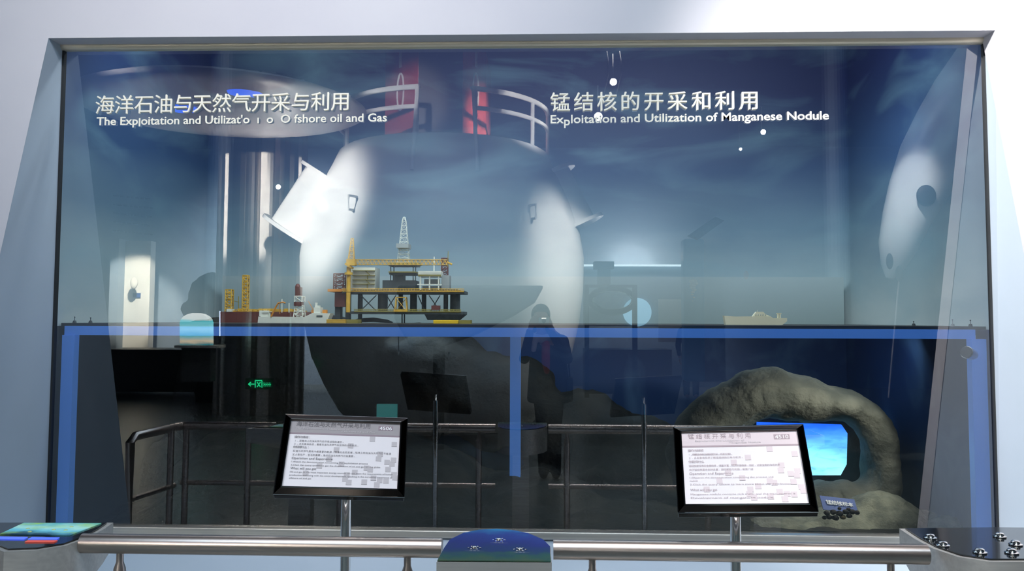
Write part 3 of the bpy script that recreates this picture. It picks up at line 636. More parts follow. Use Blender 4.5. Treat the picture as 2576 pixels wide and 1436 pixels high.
# consoles: flat tops at the same height on steel bodies
TZ = .855
def console(name, label, top_px, inset, topmat, hb, hf, parts=None):
    o = [atz(x, y, TZ) for x, y in top_px]
    cx = sum(p.x for p in o)/len(o); cy = sum(p.y for p in o)/len(o)
    y0, y1 = min(p.y for p in o), max(p.y for p in o)
    t = thing(name, (cx, cy, 0), label, 'console')
    lo = [Vector((p.x, p.y, TZ-(hf+(hb-hf)*(p.y-y0)/(y1-y0)))) for p in o]
    B().prism(lo, [p+Vector((0, 0, -.003)) for p in o]).build('body', M['csteel'], t, smooth=True)
    w_ = (max(p.x for p in o)-min(p.x for p in o))*.16
    B().box((cx-w_, cy-.05, 0), (cx+w_, cy+.05, TZ-hf*.8)).build('pedestal', M['steel'], t)
    c = Vector((cx, cy, TZ)); ins = [c+(p-c)*inset for p in o]
    for p in ins: p.z = TZ-.001
    B().slab(ins, (0, 0, .003)).build('top_panel', topmat, t)
    return t
lc = console('screen_console', 'steel console with a lit map touchscreen at the far left', [(285, 1312), (262, 1328), (222, 1350), (165, 1370), (90, 1382), (10, 1385), (-12, 1376), (-26, 1358), (-30, 1312)], .90, M['black'], .085, .2)
B().slab([atz(x, y, TZ+.003) for x, y in ((60, 1316), (255, 1317), (175, 1347), (0, 1344))], (0, 0, .002)).build('screen', M['picB'], lc)
blm = mat('blue_strip_light', (.02, .04, .4), .4, emit=(.08, .15, 1), es=.9); rdm = mat('red_strip_light', (.3, .04, .03), .4, emit=(1, .15, .1), es=.35)
B().slab([atz(x, y, TZ+.003) for x, y in ((0, 1351), (70, 1352), (60, 1357), (-6, 1356))], (0, 0, .002)).slab([atz(x, y, TZ+.003) for x, y in ((80, 1352), (150, 1353), (142, 1357), (70, 1357))], (0, 0, .002)).build('blue_strip', blm, lc)
B().slab([atz(x, y, TZ+.003) for x, y in ((70, 1360), (145, 1360), (135, 1364), (62, 1364))], (0, 0, .002)).build('red_strip', rdm, lc)
for x, y in ((70, 1330), (135, 1333), (165, 1334), (180, 1326), (75, 1338)):
    B().ball(atz(x, y, TZ+.004), .007, 2, (1, 1, .5)).build('button', mat('pale_green_button', c8(190, 210, 140), .3), lc, smooth=True)
rc = console('button_console', 'black-topped steel console with six chrome buttons at the right', [(2505, 1325), (2262, 1327), (2300, 1352), (2345, 1376), (2410, 1398), (2490, 1410), (2590, 1410), (2690, 1395), (2740, 1370), (2640, 1326)], .93, M['black'], .07, .24)
for x, y in ((2340, 1353), (2372, 1372), (2465, 1390), (2515, 1350), (2555, 1370), (2545, 1391)):
    p = atz(x, y, TZ+.003)
    bt = B().lathe([(.020, 0), (.020, .003), (.014, .005), (.013, .010), (.009, .013)], p, 20).build('button', M['chrome'], rc, smooth=True)
mc = console('picture_console', 'middle console with a domed blue reef picture between the two handrails', [(1388, 1413), (1386, 1392), (1386, 1376), (1368, 1358), (1330, 1342), (1290, 1334), (1250, 1331), (1205, 1333), (1165, 1341), (1130, 1358), (1115, 1380), (1105, 1398), (1098, 1411)], .985, M['picA'], .16, .16)
for x, y in ((1255, 1358), (1193, 1378), (1308, 1382)):
    p = atz(x, y, TZ+.003)
    b = B(); b.lathe([(.009, 0), (.008, .004), (.004, .006)], p, 14)
    for k in range(6): b.ball(p+Vector((.017*math.cos(k*1.047), .017*math.sin(k*1.047), .001)), .0045, 1, (1, 1, .5))
    b.build('button', M['chrome'], mc, smooth=True)
    p2 = atz(x, y+8, TZ+.003)
    lettering('—深海水—', p2+Vector((-.028, 0, 0)), (1, 0, 0), (0, 1, 0), .056, .010, M['mlight'], mc, 'caption', even=True, per=False)

# sign stands
def sign(name, label, TL, TR, BL, pole_px, num, title, en, lines, hdr, ink, n_sq):
    X_ = (TR-TL); Yv = (TL-BL); Wd, Hd = X_.length, Yv.length; xd = X_.normalized(); N = xd.cross(Yv).normalized(); yd = N.cross(xd).normalized()
    t = thing(name, (at(pole_px, 1400, 2.86).x, BL.y+.05, 0), label, 'sign')
    O = BL
    def pt(u, v, h=0): return O+xd*(u*Wd)+yd*(v*Hd)+N*h
    # bevelled frame with raised outer lip
    fw = .052; fh = fw*Wd/Hd
    B().prism([pt(0, 0, -.025), pt(1, 0, -.025), pt(1, 1, -.025), pt(0, 1, -.025)], [pt(0, 0, -.004), pt(1, 0, -.004), pt(1, 1, -.004), pt(0, 1, -.004)]).build('back_box', M['darkchrome'], t, bevel=.002)
    cs = [((0, 0), (1, 0), (1-fw, fh), (fw, fh)), ((1, 0), (1, 1), (1-fw, 1-fh), (1-fw, fh)), ((1, 1), (0, 1), (fw, 1-fh), (1-fw, 1-fh)), ((0, 1), (0, 0), (fw, fh), (fw, 1-fh))]
    for c in cs:
        B().prism([pt(*c[0], -.004), pt(*c[1], -.004), pt(*c[2], -.004), pt(*c[3], -.004)], [pt(*c[0], .004), pt(*c[1], .004), pt(*c[2], .014), pt(*c[3], .014)]).build('frame_bar', M['darkchrome'], t)
    ed = B()
    for a, b_ in (((0, 0), (1, 0)), ((1, 0), (1, 1)), ((1, 1), (0, 1)), ((0, 1), (0, 0))): ed.bar(pt(*a, .004), pt(*b_, .004), .0016, 6)
    for a, b_ in (((fw, fh), (1-fw, fh)), ((1-fw, fh), (1-fw, 1-fh)), ((1-fw, 1-fh), (fw, 1-fh)), ((fw, 1-fh), (fw, fh))): ed.bar(pt(*a, .013), pt(*b_, .013), .0028, 6)
    ed.build('chrome_edge', M['chrome'], t)
    B().prism([pt(fw, fh, -.003), pt(1-fw, fh, -.003), pt(1-fw, 1-fh, -.003), pt(fw, 1-fh, -.003)], [pt(fw, fh, .004), pt(1-fw, fh, .004), pt(1-fw, 1-fh, .004), pt(fw, 1-fh, .004)]).build('notice', M['paper'], t)
    pg = t.children[-1] if t.children[-1].name.startswith('notice') else [c for c in t.children if c.name.startswith('notice')][0]
    def patch(nm, u0, v0, u1, v1, mt_, h=.0048): return B().prism([pt(u0, v0, .004), pt(u1, v0, .004), pt(u1, v1, .004), pt(u0, v1, .004)], [pt(u0, v0, h), pt(u1, v0, h), pt(u1, v1, h), pt(u0, v1, h)]).build(nm, mt_, pg)
    patch('header', fw, .765, 1-fw, 1-fh, hdr); patch('header_rule', fw, .745, 1-fw, .765, M['mauve'] if ink is M['ink'] else M['ink2'])
    patch('number_plate', .765, .825, .885, .885, M['mauve'] if ink is M['ink'] else M['ink2'], .0053)
    H = .0058
    def wr(s_, u, v, wd, ht, mt_, nm='text_line', even=False): lettering(s_, pt(u, v, H), xd, yd, wd*Wd, ht*Hd, mt_, pg, nm, even=even, per=False, bold=0)
    wr(num, .775, .833, .10, .045, M['whiteink'], 'number'); wr(title, .10, .845, .60 if len(title) > 9 else .50, .060, ink, 'title', True)
    for s_, u, v, wd in en: wr(s_, u, v, wd, .022, M['grey_print'])
    for s_, u, v, wd, ht, ev in lines: wr(s_, u, v, wd, ht, ink if ht > .021 else (ink if ink is M['ink'] else M['ink2']), even=ev)
    rnd = random.Random(n_sq); b = B()
    for u, v in ((.70, .68), (.88, .62), (.53, .585), (.42, .53), (.77, .49), (.37, .41), (.76, .43), (.88, .42), (.83, .39), (.87, .37), (.47, .35), (.30, .32), (.67, .31), (.70, .29), (.84, .30), (.58, .255), (.89, .24), (.52, .22), (.51, .17), (.54, .13), (.73, .19), (.78, .165), (.66, .14), (.83, .16), (.76, .11), (.90, .20), (.2, .225)):
        h = .0052+rnd.random()*.0003
        b.prism([pt(u, v, .004), pt(u+.044, v, .004), pt(u+.044, v+.060, .004), pt(u, v+.060, .004)], [pt(u, v, h), pt(u+.044, v, h), pt(u+.044, v+.060, h), pt(u, v+.060, h)])
    sq = b.build('printed_squares', M['grey_print'] if ink is M['ink'] else M['header2'], pg); sq['kind'] = 'stuff'
    top = pt(.5, .5, -.028); px_ = at(pole_px, 1400, top.y+4.2).x
    B().bar((px_, top.y+.03, 0), (px_, top.y+.03, top.z-.03), .0175, 24).build('pole', M['chrome'], t, smooth=True)
    B().bar((px_, top.y+.03, top.z-.06), (px_, top.y-.005, top.z), .014, 12).build('bracket', M['chrome'], t, smooth=True)
    B().lathe([(.16, 0), (.16, .012), (.03, .02)], (px_, top.y+.03, 0), 40).build('base_plate', M['chrome'], t, smooth=True)
sign('sign_stand', 'sign stand with white notice numbered 4506 in a dark mirror frame', at(714, 1043, 2.98), at(1021, 1054, 3.05), at(688, 1244, 2.80), 864, '4506', '海洋石油与天然气开采与利用',
     [('The Exploitation and Utilization of', .10, .81, .43), ('Offshore oil and Gas', .47, .785, .27)],
     [('操作与体验：', .10, .690, .13, .032, True), ('1、观看海上石油天然气的开采过程的演示。', .10, .645, .40, .024, True), ('2、点击查询系统，看看石油与天然气在全球的分布状况。', .10, .605, .52, .024, True),
      ('你获得什么：', .10, .560, .13, .032, True), ('石油与天然气是现今最重要的能源，随着社会的发展，陆地上的石油与天然气已不能满', .10, .515, .78, .024, True), ('足人类生产、生活的需要，海洋石油与天然气日益重要。', .10, .470, .50, .024, True),
      ('Operation and Experience', .10, .425, .32, .028, False), ('1.Watch the demonstration concerning the exploitation process', .10, .385, .60, .018, False), ('2.Click the query system to get the distribution of oil and gas on the globe', .10, .345, .70, .018, False),
      ('What will you get', .10, .300, .20, .028, False), ('Oil and gas as the most important energy sources can not meet the requirements of human', .10, .260, .80, .018, False),
      ('production and living with the social development, resulting in the increasing importance of', .10, .222, .80, .018, False), ('offshore oil and gas', .10, .185, .17, .018, False)], M['header'], M['ink'], 3)
sign('sign_stand', 'sign stand with brightly lit notice numbered 4510 in a dark mirror frame', at(1683, 1077, 2.99), at(2007, 1070, 2.93), at(1706, 1291, 2.78), 1856, '4510', '锰结核开采与利用',
     [('Exploitation and Utilization of', .16, .81, .38), ('Manganese Nodule', .42, .785, .24)],
     [('操作与体验', .10, .690, .12, .032, True), ('1、观看锰结核的采集装置开采，并演示过程。', .10, .645, .34, .024, True), ('2、点击查询系统了解锰结核的分布与利用。', .10, .605, .42, .024, True),
      ('你获得什么', .10, .555, .12, .032, True), ('锰结核是深海多金属结核，储量丰富，经济价值极高。因此，这是宝贵的海底资源', .10, .510, .68, .024, True), ('由于锰结核富含多种金属，如何提取与利用，前景广阔', .10, .465, .48, .024, True),
      ('Operation and Experience', .10, .420, .33, .028, False), ('1.Observe the demonstration concerning the process and', .10, .378, .62, .018, False), ('nodule', .10, .342, .06, .018, False),
      ('2.Click the query system to learn more about the distribution', .10, .300, .74, .018, False), ('What will you get', .10, .235, .20, .028, False), ('Manganese nodule contains rich metal and the total reserve is', .10, .190, .76, .018, False), ('Development of manganese nodule', .10, .150, .60, .018, False)], M['header2'], M['ink2'], 5)

# ================================================================== THE HALL BEHIND (seen mirrored in the glass)
# big white rounded vessel
hc = m(1115, 804, 13.0)
V = thing('white_research_vessel', (hc.x, hc.y, 0), 'huge rounded white vessel hull with deck rails and a red tower', 'vessel')
prof = [(1.30, 0), (1.52, .25), (1.72, .6), (1.90, 1.0), (2.02, 1.5), (2.08, 2.0), (2.09, 2.45), (2.03, 2.85), (1.92, 3.2), (1.77, 3.55), (1.64, 3.8), (1.56, 3.98), (1.50, 4.02), (1.40, 4.02)]
B().lathe(prof, (hc.x, hc.y, 0), 96, 1.05).build('hull', M['hull'], V, smooth=True)
def dk_pt(px, z, v): return m(px, 800, v)
def arc(rad, z, a0, a1, n=14): return [Vector((hc.x+rad*math.cos(R(a0+(a1-a0)*i/n)), hc.y+1.05*rad*math.sin(R(a0+(a1-a0)*i/n)), z)) for i in range(n+1)]
for a0, a1 in ((97, 185), (68, 0)):
    b = B()
    b.tube(arc(1.55, 4.62, a0, a1), .035, 10); b.tube(arc(1.55, 4.36, a0, a1), .03, 10)
    b.build('deck_rail', M['hull'], V, smooth=True)
    for a in (a0, a0+(a1-a0)*.55, a1):
        p = arc(1.55, 4.62, a, a, 1)[0]
        B().bar(p, (p.x, p.y, 3.95), .028, 10).build('rail_post', M['hull'], V, smooth=True)
for a in (96, 70):
    p0 = Vector((hc.x+1.63*math.cos(R(a)), hc.y+1.05*1.63*math.sin(R(a)), 4.62)); p1 = Vector((hc.x+1.87*math.cos(R(a)), hc.y+1.05*1.87*math.sin(R(a)), 3.45))
    B().tube([arc(1.55, 4.62, a, a, 1)[0], p0, p0.lerp(p1, .5), p1], .026, 10).build('rail_stay', M['hull'], V, smooth=True)
# red tower with two marked side faces and a dark front
zt0, zt1 = 4.0, 5.55
q = [m(968, 325, 12.9), m(1050, 325, 12.2), m(1165, 325, 12.2), m(1222, 325, 12.9)]
pts = [Vector((p.x, p.y, zt0)) for p in q]+[Vector((q[3].x, q[3].y-1.2, zt0)), Vector((q[0].x, q[0].y-1.2, zt0))]
b = B(); b.slab(pts, (0, 0, zt1-zt0)); b.build('tower', M['red'], V)
B().slab([pts[1]+Vector((.01, .01, 0)), pts[2]+Vector((-.01, .01, 0)), pts[2]+Vector((-.01, .02, 0)), pts[1]+Vector((.01, .02, 0))], (0, 0, 1.5)).build('tower_front', M['dark'], V)
for a, e, zc in ((pts[0], pts[1], 4.86), (pts[2], pts[3], 4.86)):
    d = (e-a).normalized(); n_ = Vector((-d.y, d.x, 0)); n_ = n_ if n_.y > 0 else -n_
    c = (a+e)/2+n_*.012; c.z = zc
    ring = [c+d*(.09*math.cos(k*math.pi/12))+Vector((0, 0, .27*math.sin(k*math.pi/12))) for k in range(25)]
    B().tube(ring, .014, 6).build('ring_mark', M['hull'], V)
    B().slab([c+d*-.03+Vector((0, 0, .36)), c+d*.03+Vector((0, 0, .36)), c+d*.03+Vector((0, 0, .60)), c+d*-.03+Vector((0, 0, .60))], n_*.01).build('bar_mark', M['hull'], V)
for p0, p1, rr in ((m(832, 452, 12.6), m(742, 590, 12.6), .40), (m(1370, 450, 12.9), m(1436, 580, 12.9), .40)):
    d = (p1-p0).normalized(); pod = B().bar(p0, p1, rr, 40).build('side_pod', M['hull'], V, smooth=True)
    B().bar(p0-d*.02, p0+d*.03, rr+.09, 40).bar(p1-d*.03, p1+d*.02, rr+.13, 40).build('pod_flange', M['hull'], V, smooth=True)
for px, py, tw in ((895, 512, .25), (1372, 528, -.1)):
    c = m(px, py, 11.2); ang = math.atan2((c.y-hc.y)/1.05, c.x-hc.x); z = c.z
    rr = 1.98 if z < 3.1 else 1.95
    c = Vector((hc.x+rr*math.cos(ang), hc.y+1.05*rr*math.sin(ang), z)); n_ = Vector((math.cos(ang), math.sin(ang), 0)); u = Vector((-n_.y, n_.x, 0))
    B().tube([c-n_*.1+Vector((0, 0, .09)), c+n_*.12+Vector((0, 0, .09)), c+n_*.12+Vector((0, 0, -.09)), c-n_*.1+Vector((0, 0, -.09))], .02, 8).build('hull_bracket', M['hull'], V)
# dark boat shaped model in front of the vessel
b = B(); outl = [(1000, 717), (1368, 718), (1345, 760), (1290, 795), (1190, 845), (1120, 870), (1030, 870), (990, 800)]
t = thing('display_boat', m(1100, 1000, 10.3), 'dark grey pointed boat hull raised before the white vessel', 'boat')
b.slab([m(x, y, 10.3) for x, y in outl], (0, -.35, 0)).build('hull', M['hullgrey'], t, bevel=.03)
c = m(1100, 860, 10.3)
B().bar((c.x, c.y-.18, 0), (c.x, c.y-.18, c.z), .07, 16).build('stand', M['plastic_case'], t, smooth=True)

# fluted mirror column
cc = m(655, 804, 14.5)
b = B(); b.lathe([(.69, 0), (.69, 5.55)], (cc.x, cc.y, 0), 96, 1, wob=lambda k, n: 1+.055*(1 if (k*k//5+k//4) % 3 else -1))
o = b.build('mirror_column', M['column'], smooth=False); tag(o, 'tall fluted mirror steel column left of the white vessel', 'column')
ex = thing('exit_sign', m(651, 966, 13.7), 'green glowing exit sign low on the mirror column', 'sign')
B().pbox(617, 952, 686, 979, 13.72, .06, fn=m).build('sign_box', M['signgrey'], ex)
b = B(); f_ = lambda x, y: m(x, y, 13.69)
b.bar(f_(625, 966), f_(640, 966), .008, 4); b.bar(f_(625, 966), f_(631, 961), .008, 4); b.bar(f_(625, 966), f_(631, 971), .008, 4)
for x in (642, 659): b.bar(f_(x, 957), f_(x, 975), .008, 4)
b.bar(f_(642, 957), f_(659, 957), .008, 4); b.bar(f_(647, 961), f_(655, 973), .008, 4); b.bar(f_(655, 961), f_(647, 973), .008, 4)
for i in range(4): b.bar(f_(664+i*5, 962), f_(664+i*5, 972), .005, 4); b.bar(f_(663+i*5, 967), f_(667+i*5, 967), .004, 4)
b.build('exit_mark', M['green'], ex)
# ceiling disc with blue lamps
dc = m(560, 240, 10.7)
dz = 4.22
t = thing('ceiling_disc', (dc.x, -6.55, 5.6), 'broad grey oval ceiling disc above the mirror column', 'ceiling feature')
B().lathe([(.3, .16), (1.0, .12), (1.6, .05), (1.78, -.02), (1.72, -.05), (1.3, -.02), (.5, .04), (.1, .05)], (dc.x, -6.55, dz), 72, 1.0).build('disc', M['disc'], t, smooth=True)
B().bar((dc.x, -6.55, dz+.1), (dc.x, -6.55, 5.6), .05, 12).build('hanger', M['disc'], t)
for px, py, v, lb in ((616, 235, 10.2, 'bright blue round lamp under the ceiling disc, nearer the column'), (455, 276, 11.0, 'bright blue round lamp under the left part of the ceiling disc')):
    p = m(px, py, v); p.z = max(p.z, 3.9)
    o = B().lathe([(.20, 0), (.21, .02), (.15, .05)], p, 32).build('blue_ceiling_lamp', M['bluelamp'], smooth=True); tag(o, lb, 'lamp')
# spotlights on curved tracks
for i, (px, py, v, rad, lb) in enumerate(((1543, 206, 10.5, .042, 'bright round spotlight hanging high above the right heading'), (1505, 293, 9.6, .045, 'brightest spotlight glaring over the right English heading'), (1920, 332, 12, .035, 'small bright spotlight right of the curved tracks'), (1863, 375, 12.5, .02, 'tiny dim spotlight below and left of the small bright one'))):
    p = m(px, py, v); t = thing('track_spotlight', p, lb, 'spotlight')
    dr = Vector((0, .97, -.25)).normalized()
    B().bar(p, p-dr*.16, rad*1.1, 20).build('lamp_housing', M['dark'], t, smooth=True)
    B().bar(p, p+dr*.004, rad, 20).build('lamp_glass', M['lampglow'], t)
    B().bar(p-dr*.08, (p-dr*.08)+Vector((0, 0, .35)), .008, 8).build('stem', M['silver'], t)
t = thing('curved_light_track', m(1540, 180, 10.5), 'thin curved silver light track arcing near the two bright spotlights', 'light track')
for dxx in (0, 32):
    B().tube([m(1525+dxx, 118, 10.5), m(1530+dxx, 150, 10.5), m(1530+dxx, 190, 10.5), m(1522+dxx, 225, 10.5), m(1512+dxx, 255, 10.5)], .006, 6).build('track_rail', M['silver'], t)
# back wall displays
t = thing('lit_niche', m(340, 875, 19.2), 'tall white lit display niche with a shell and small blue caption', 'display')
B().pbox(300, 606, 380, 874, 19.4, .25, fn=m).build('panel', M['panelwhite'], t)
B().pbox(270, 600, 300, 880, 19.1, .5, fn=m).build('side_wall', M['hallwall'], t)
B().pbox(334, 737, 353, 748, 19.36, .02, fn=m).build('caption', M['plaque'], t)
p = m(337, 712, 19.0); o = B().ball(p, .1, 3, (.8, .6, 1.3)).build('white_shell', M['panelwhite'], smooth=True); tag(o, 'oval white shell mounted on the tall lit niche', 'shell')
lamp('niche_spot', 'SPOT', m(360, 560, 17.2), m(338, 740, 19.3), 1500, (1, .95, .8), .04, spot=40, blend=.5)
o = B().pbox(255, 880, 552, 985, 17.3, 1.2, fn=m).build('display_counter', M['plastic_case'], bevel=.03); tag(o, 'long dark counter below the tall lit niche', 'counter')
t = thing('arched_lightbox', m(490, 870, 12), 'arch-topped lightbox with a teal beach picture on a white shelf', 'lightbox')
arcp = [(452, 868), (527, 868), (527, 812)]+[(489.5+37.5*math.cos(R(a)), 812-25*math.sin(R(a))) for a in range(20, 180, 20)]+[(452, 812)]
B().slab([m(x, y, 12) for x, y in arcp], (0, -.15, 0)).build('picture', M['picC'], t)
B().pbox(438, 869, 545, 875, 11.9, .35, fn=m).build('shelf', M['panelwhite'], t)
B().pbox(455, 875, 530, 960, 12.05, .2, fn=m).build('stand', M['plastic_case'], t)
b = B()
for px, py, rx, rz in ((610, 720, .36, .5), (600, 680, .28, .28), (650, 740, .3, .42), (530, 740, .38, .36), (500, 780, .3, .2)): b.ball(m(px, py, 16.2), 1, 2, (rx*1.15, .35, rz*1.15))
b.ball(m(580, 900, 16.2), 1, 2, (.7, .4, .8)).ball(m(580, 985, 16.2), 1, 2, (.7, .4, .5))
o = blob('dark_grotto_rock', b, M['rockdark'], None, .06, 3, .05, .3); tag(o, 'dark rounded grotto rock behind the mirror column', 'rock')
o = B().bar(m(553, 782, 11), m(553, 845, 11), .008, 8).build('tube_light', mat('cool_tube', (1, 1, 1), emit=(.6, .75, 1), es=4)); tag(o, 'short vertical bluish tube light left of the mirror column', 'lamp')
# text rows on the far left wall
t = thing('wall_text_rows', m(330, 540, 20.0), 'faint dark slanting rows of lettering high on the left back wall', 'lettering')
for i in range(5):
    y = 492+i*22; q0, q1 = m(285, y, 20.35), m(385, y+10, 20.35)
    rnd = random.Random(i); b = B(); u = 0
    while u < .95:
        l_ = rnd.uniform(.04, .16); b.bar(q0.lerp(q1, u), q0.lerp(q1, min(1, u+l_)), .018, 4); u += l_+.03
    b.build('text_line', M['mgrey'], t)
# right group: bulkhead, glass bowl case, panels
t = thing('fascia_bulkhead', m(1600, 669, 18), 'pale blue boxed bulkhead with a bright top edge on the back wall', 'bulkhead')
B().pbox(1470, 668, 1735, 820, 18.6, .5, fn=m).build('front_panel', M['hallwall'], t)
B().pbox(1468, 665, 1738, 669, 18.5, .3, fn=m).build('light_edge', mat('edge_light', (1, 1, 1), emit=(.75, .95, 1), es=2.4), t)
B().pbox(1657, 753, 1730, 860, 18.55, .04, fn=m).build('white_panel', M['panelwhite'], t)
B().bar(m(1603, 785, 18.52), m(1603, 785, 18.56), .30, 40).build('round_window', mat('round_blue_window', (.3, .5, .6), emit=(.35, .7, .95), es=1.6), t)
lamp('bulkhead_uplight', 'POINT', m(1592, 674, 20.15), (0, 0, 0), 90, (1, .97, .9), .06)
t = thing('glass_bowl_case', m(1537, 950, 14), 'framed case holding a large glass bowl under a dark boxed lid', 'display case')
B().pbox(1494, 657, 1545, 676, 14.0, .25, fn=m).pbox(1504, 676, 1536, 715, 14.03, .18, fn=m).build('lid_box', M['plastic_case'], t, bevel=.01)
for x in (1471, 1592): B().pbox(x, 722, x+11, 1000, 13.9, .06, fn=m).build('frame_post', M['mgrey'], t)
B().pbox(1471, 716, 1603, 723, 13.9, .06, fn=m).build('frame_rail', M['mgrey'], t)
B().pbox(1471, 880, 1690, 990, 13.9, .7, fn=m).build('base', M['plastic_case'], t)
o = B().ball(m(1540, 755, 14.2), .40, 4, (1, .7, .62)).build('glass_bowl', M['bowl'], t, smooth=True)
t = thing('blue_pillar', m(1756, 900, 16.5), 'light blue wall pillar with a cream shell beside the walking person', 'pillar')
B().pbox(1722, 600, 1772, 960, 16.5, .35, fn=m).build('pillar', M['cyan'], t, bevel=.05)
B().pbox(1772, 610, 1822, 960, 16.7, .35, fn=m).build('pillar_side', M['hallwall'], t)
B().slab([m(1735, 590, 16.0), m(1800, 545, 16.0), m(1822, 555, 16.0), m(1760, 600, 16.0)], (0, -.3, 0)).build('cap_lamp', M['mgrey'], t)
# spiral shell
t = thing('spiral_shell', m(1742, 755, 16.2), 'cream spiral seashell mounted on the light blue pillar', 'shell')
b = B(); p0, p1 = m(1742, 757, 16.2), m(1744, 708, 16.2)
for i in range(9):
    f = i/8; c = p0.lerp(p1, f**.8); b.ball(c+Vector((.02*math.sin(i*2), .02, 0)), .012+.062*f, 2, (1.1, 1, .62))
b.build('whorls', M['shell'], t, smooth=True)
o = B().ball(m(1877, 692, 16), .055, 3, (.9, .6, 1.4)).build('orange_shell', M['morange'], smooth=True); tag(o, 'small orange oval shell hanging right of the blue pillar', 'shell')
# leaning white sculpture on the right
t = thing('leaning_sculpture', m(2262, 900, 9), 'tall white leaning curved sculpture with dark oval ports on the right', 'sculpture')
pts_ = [(2238, 700, .04), (2246, 670, .12), (2258, 620, .19), (2280, 550, .24), (2308, 480, .29), (2345, 400, .34), (2392, 320, .37), (2440, 240, .38), (2490, 160, .36)]
B().tube([m(x, y, 9.2) for x, y, r_ in pts_], [r_ for x, y, r_ in pts_], 32).build('body', M['hull'], t, smooth=True)
B().ball(m(2330, 492, 8.9), .11, 3, (.9, .3, 1.0)).build('port', M['dark'], t, smooth=True)
for x, y in ((2238, 657), (2262, 688)): B().ball(m(x, y, 8.95), .075, 3, (.45, .5, 1.1)).build('port', M['hullgrey'], t, smooth=True)
B().bar(m(2262, 700, 9.2), m(2235, 1000, 9.2), .010, 8).build('support_rod', M['silver'], t)
lamp('sculpture_spot', 'SPOT', (m(2265, 60, 7.8)), m(2275, 560, 9.2), 420, (.95, .98, 1), .08, spot=30, blend=.9)

# ================================================================== PEOPLE
def limb(b, pts):
    pts = [(Vector(p), r_) for p, r_ in pts]
    for (a, ra), (c, rc_) in zip(pts, pts[1:]):
        n = max(2, int((c-a).length/(min(ra, rc_)*.5)))
        for i in range(n+1): b.ball(a.lerp(c, i/n), ra+(rc_-ra)*i/n, 2)
def hand(b, wrist, d, thumb_side, curl):
    d = Vector(d).normalized(); s = Vector(thumb_side).normalized(); up = d.cross(s)
    palm = wrist+d*.045
    for i in range(-2, 3): b.ball(palm+s*i*.014, .016, 1, (1, 1, 1)); b.ball(palm+d*.025+s*i*.014, .013, 1)
    for i, L in enumerate((.058, .070, .074, .066)):
        q0 = palm+d*.035+s*(.032-.021*i); q1 = q0+d*L*.5+Vector(curl)*.012; q2 = q1+d*L*.28+Vector(curl)*.024
        limb(b, [(q0, .0088), (q1, .0080), (q2, .0068)])
    limb(b, [(palm+s*.03-d*.01, .011), (palm+s*.055+d*.02, .0095), (palm+s*.052+d*.045, .008)])
# photographer, stands right behind the viewpoint
ph = thing('person', (.04, -4.42, 0), 'person in a black coat and red top holding a small camera to the face', 'person')
b = B(); hx, hy, hz = -.03, -4.375, 1.545
b.ball((hx, hy-.03, hz+.02), .088, 3, (.90, 1.12, 1.18)); b.ball((hx, hy+.01, hz-.06), .062, 2, (.85, 1, .9)); b.ball((hx, hy+.075, hz-.01), .016, 2, (.8, 1.2, 1.3))
b.ball((hx-.03, hy+.06, hz+.005), .014, 1); b.ball((hx+.03, hy+.06, hz+.005), .014, 1); b.ball((hx, hy+.066, hz-.055), .018, 1, (1.3, .6, .5))
for s in (-1, 1): b.ball((hx+s*.082, hy-.03, hz), .02, 1, (.4, .8, 1.2))
limb(b, [((hx, hy-.04, hz-.08), .052), ((hx+.02, -4.46, 1.36), .056)])
limb(b, [((.03, -4.47, 1.30), .10), ((.04, -4.47, 1.1), .10), ((.05, -4.47, .9), .11)])
for s, kn, ft in ((-1, (-.01, -4.44, .48), (.0, -4.46, .09)), (1, (.115, -4.44, .48), (.12, -4.46, .09))):
    limb(b, [((.05+s*.075, -4.47, .88), .078), (kn, .052), (ft, .038)])
for s in (-1, 1):
    sh = Vector((.03+s*.155, -4.46, 1.33)); el = Vector((.02+s*.205, -4.36, 1.17)); wr_ = Vector((hx+s*.095, -4.275, 1.475))
    limb(b, [(sh, .05), (el, .038), (wr_, .026)])
    hand(b, wr_-Vector((0, 0, .02)), (-s*.35, .1, .93), (-s*.93, .0, -.35), (-s*1, 0, .0))
blob('body', b, M['skin'], ph, .009, 2)
b = B()
b.ball((hx, hy-.045, hz+.045), .098, 3, (.98, 1.08, 1.12)); b.ball((hx-.06, hy-.06, hz-.06), .055, 2, (.7, 1, 1.5)); b.ball((hx+.06, hy-.06, hz-.06), .055, 2, (.7, 1, 1.5)); b.ball((hx, hy-.09, hz-.06), .08, 2)
for v in b.bm.verts:
    if v.co.y > hy+.03 and v.co.z < hz+.07: v.co.y = hy+.0
blob('hair', b, M['hair'], ph, .010, 3)
b = B()
limb(b, [((.03, -4.48, 1.34), .085), ((.03, -4.47, 1.2), .125), ((.045, -4.47, 1.0), .135), ((.05, -4.47, .80), .15)])
for s in (-1, 1):
    limb(b, [((.03+s*.05, -4.47, 1.36), .065), ((.03+s*.155, -4.46, 1.33), .066), ((.02+s*.21, -4.36, 1.16), .056), ((hx+s*.105, -4.29, 1.42), .042)])
    limb(b, [((.04+s*.10, -4.47, 1.25), .08), ((.05+s*.12, -4.47, .78), .10)])
for v in b.bm.verts: v.co.z = max(v.co.z, .72)
blob('coat', b, M['coat'], ph, .013, 4)
b = B(); limb(b, [((.02, -4.375, 1.30), .045), ((.02, -4.345, 1.14), .045), ((.03, -4.335, 1.04), .03)]); blob('red_top', b, M['redshirt'], ph, .01, 3)
b = B(); limb(b, [((-.09, -4.40, 1.37), .04), ((-.02, -4.37, 1.35), .04), ((.06, -4.40, 1.37), .04)]); limb(b, [((-.09, -4.37, 1.35), .035), ((-.10, -4.34, 1.25), .03)]); blob('scarf', b, M['scarf'], ph, .011, 3)
b = B()
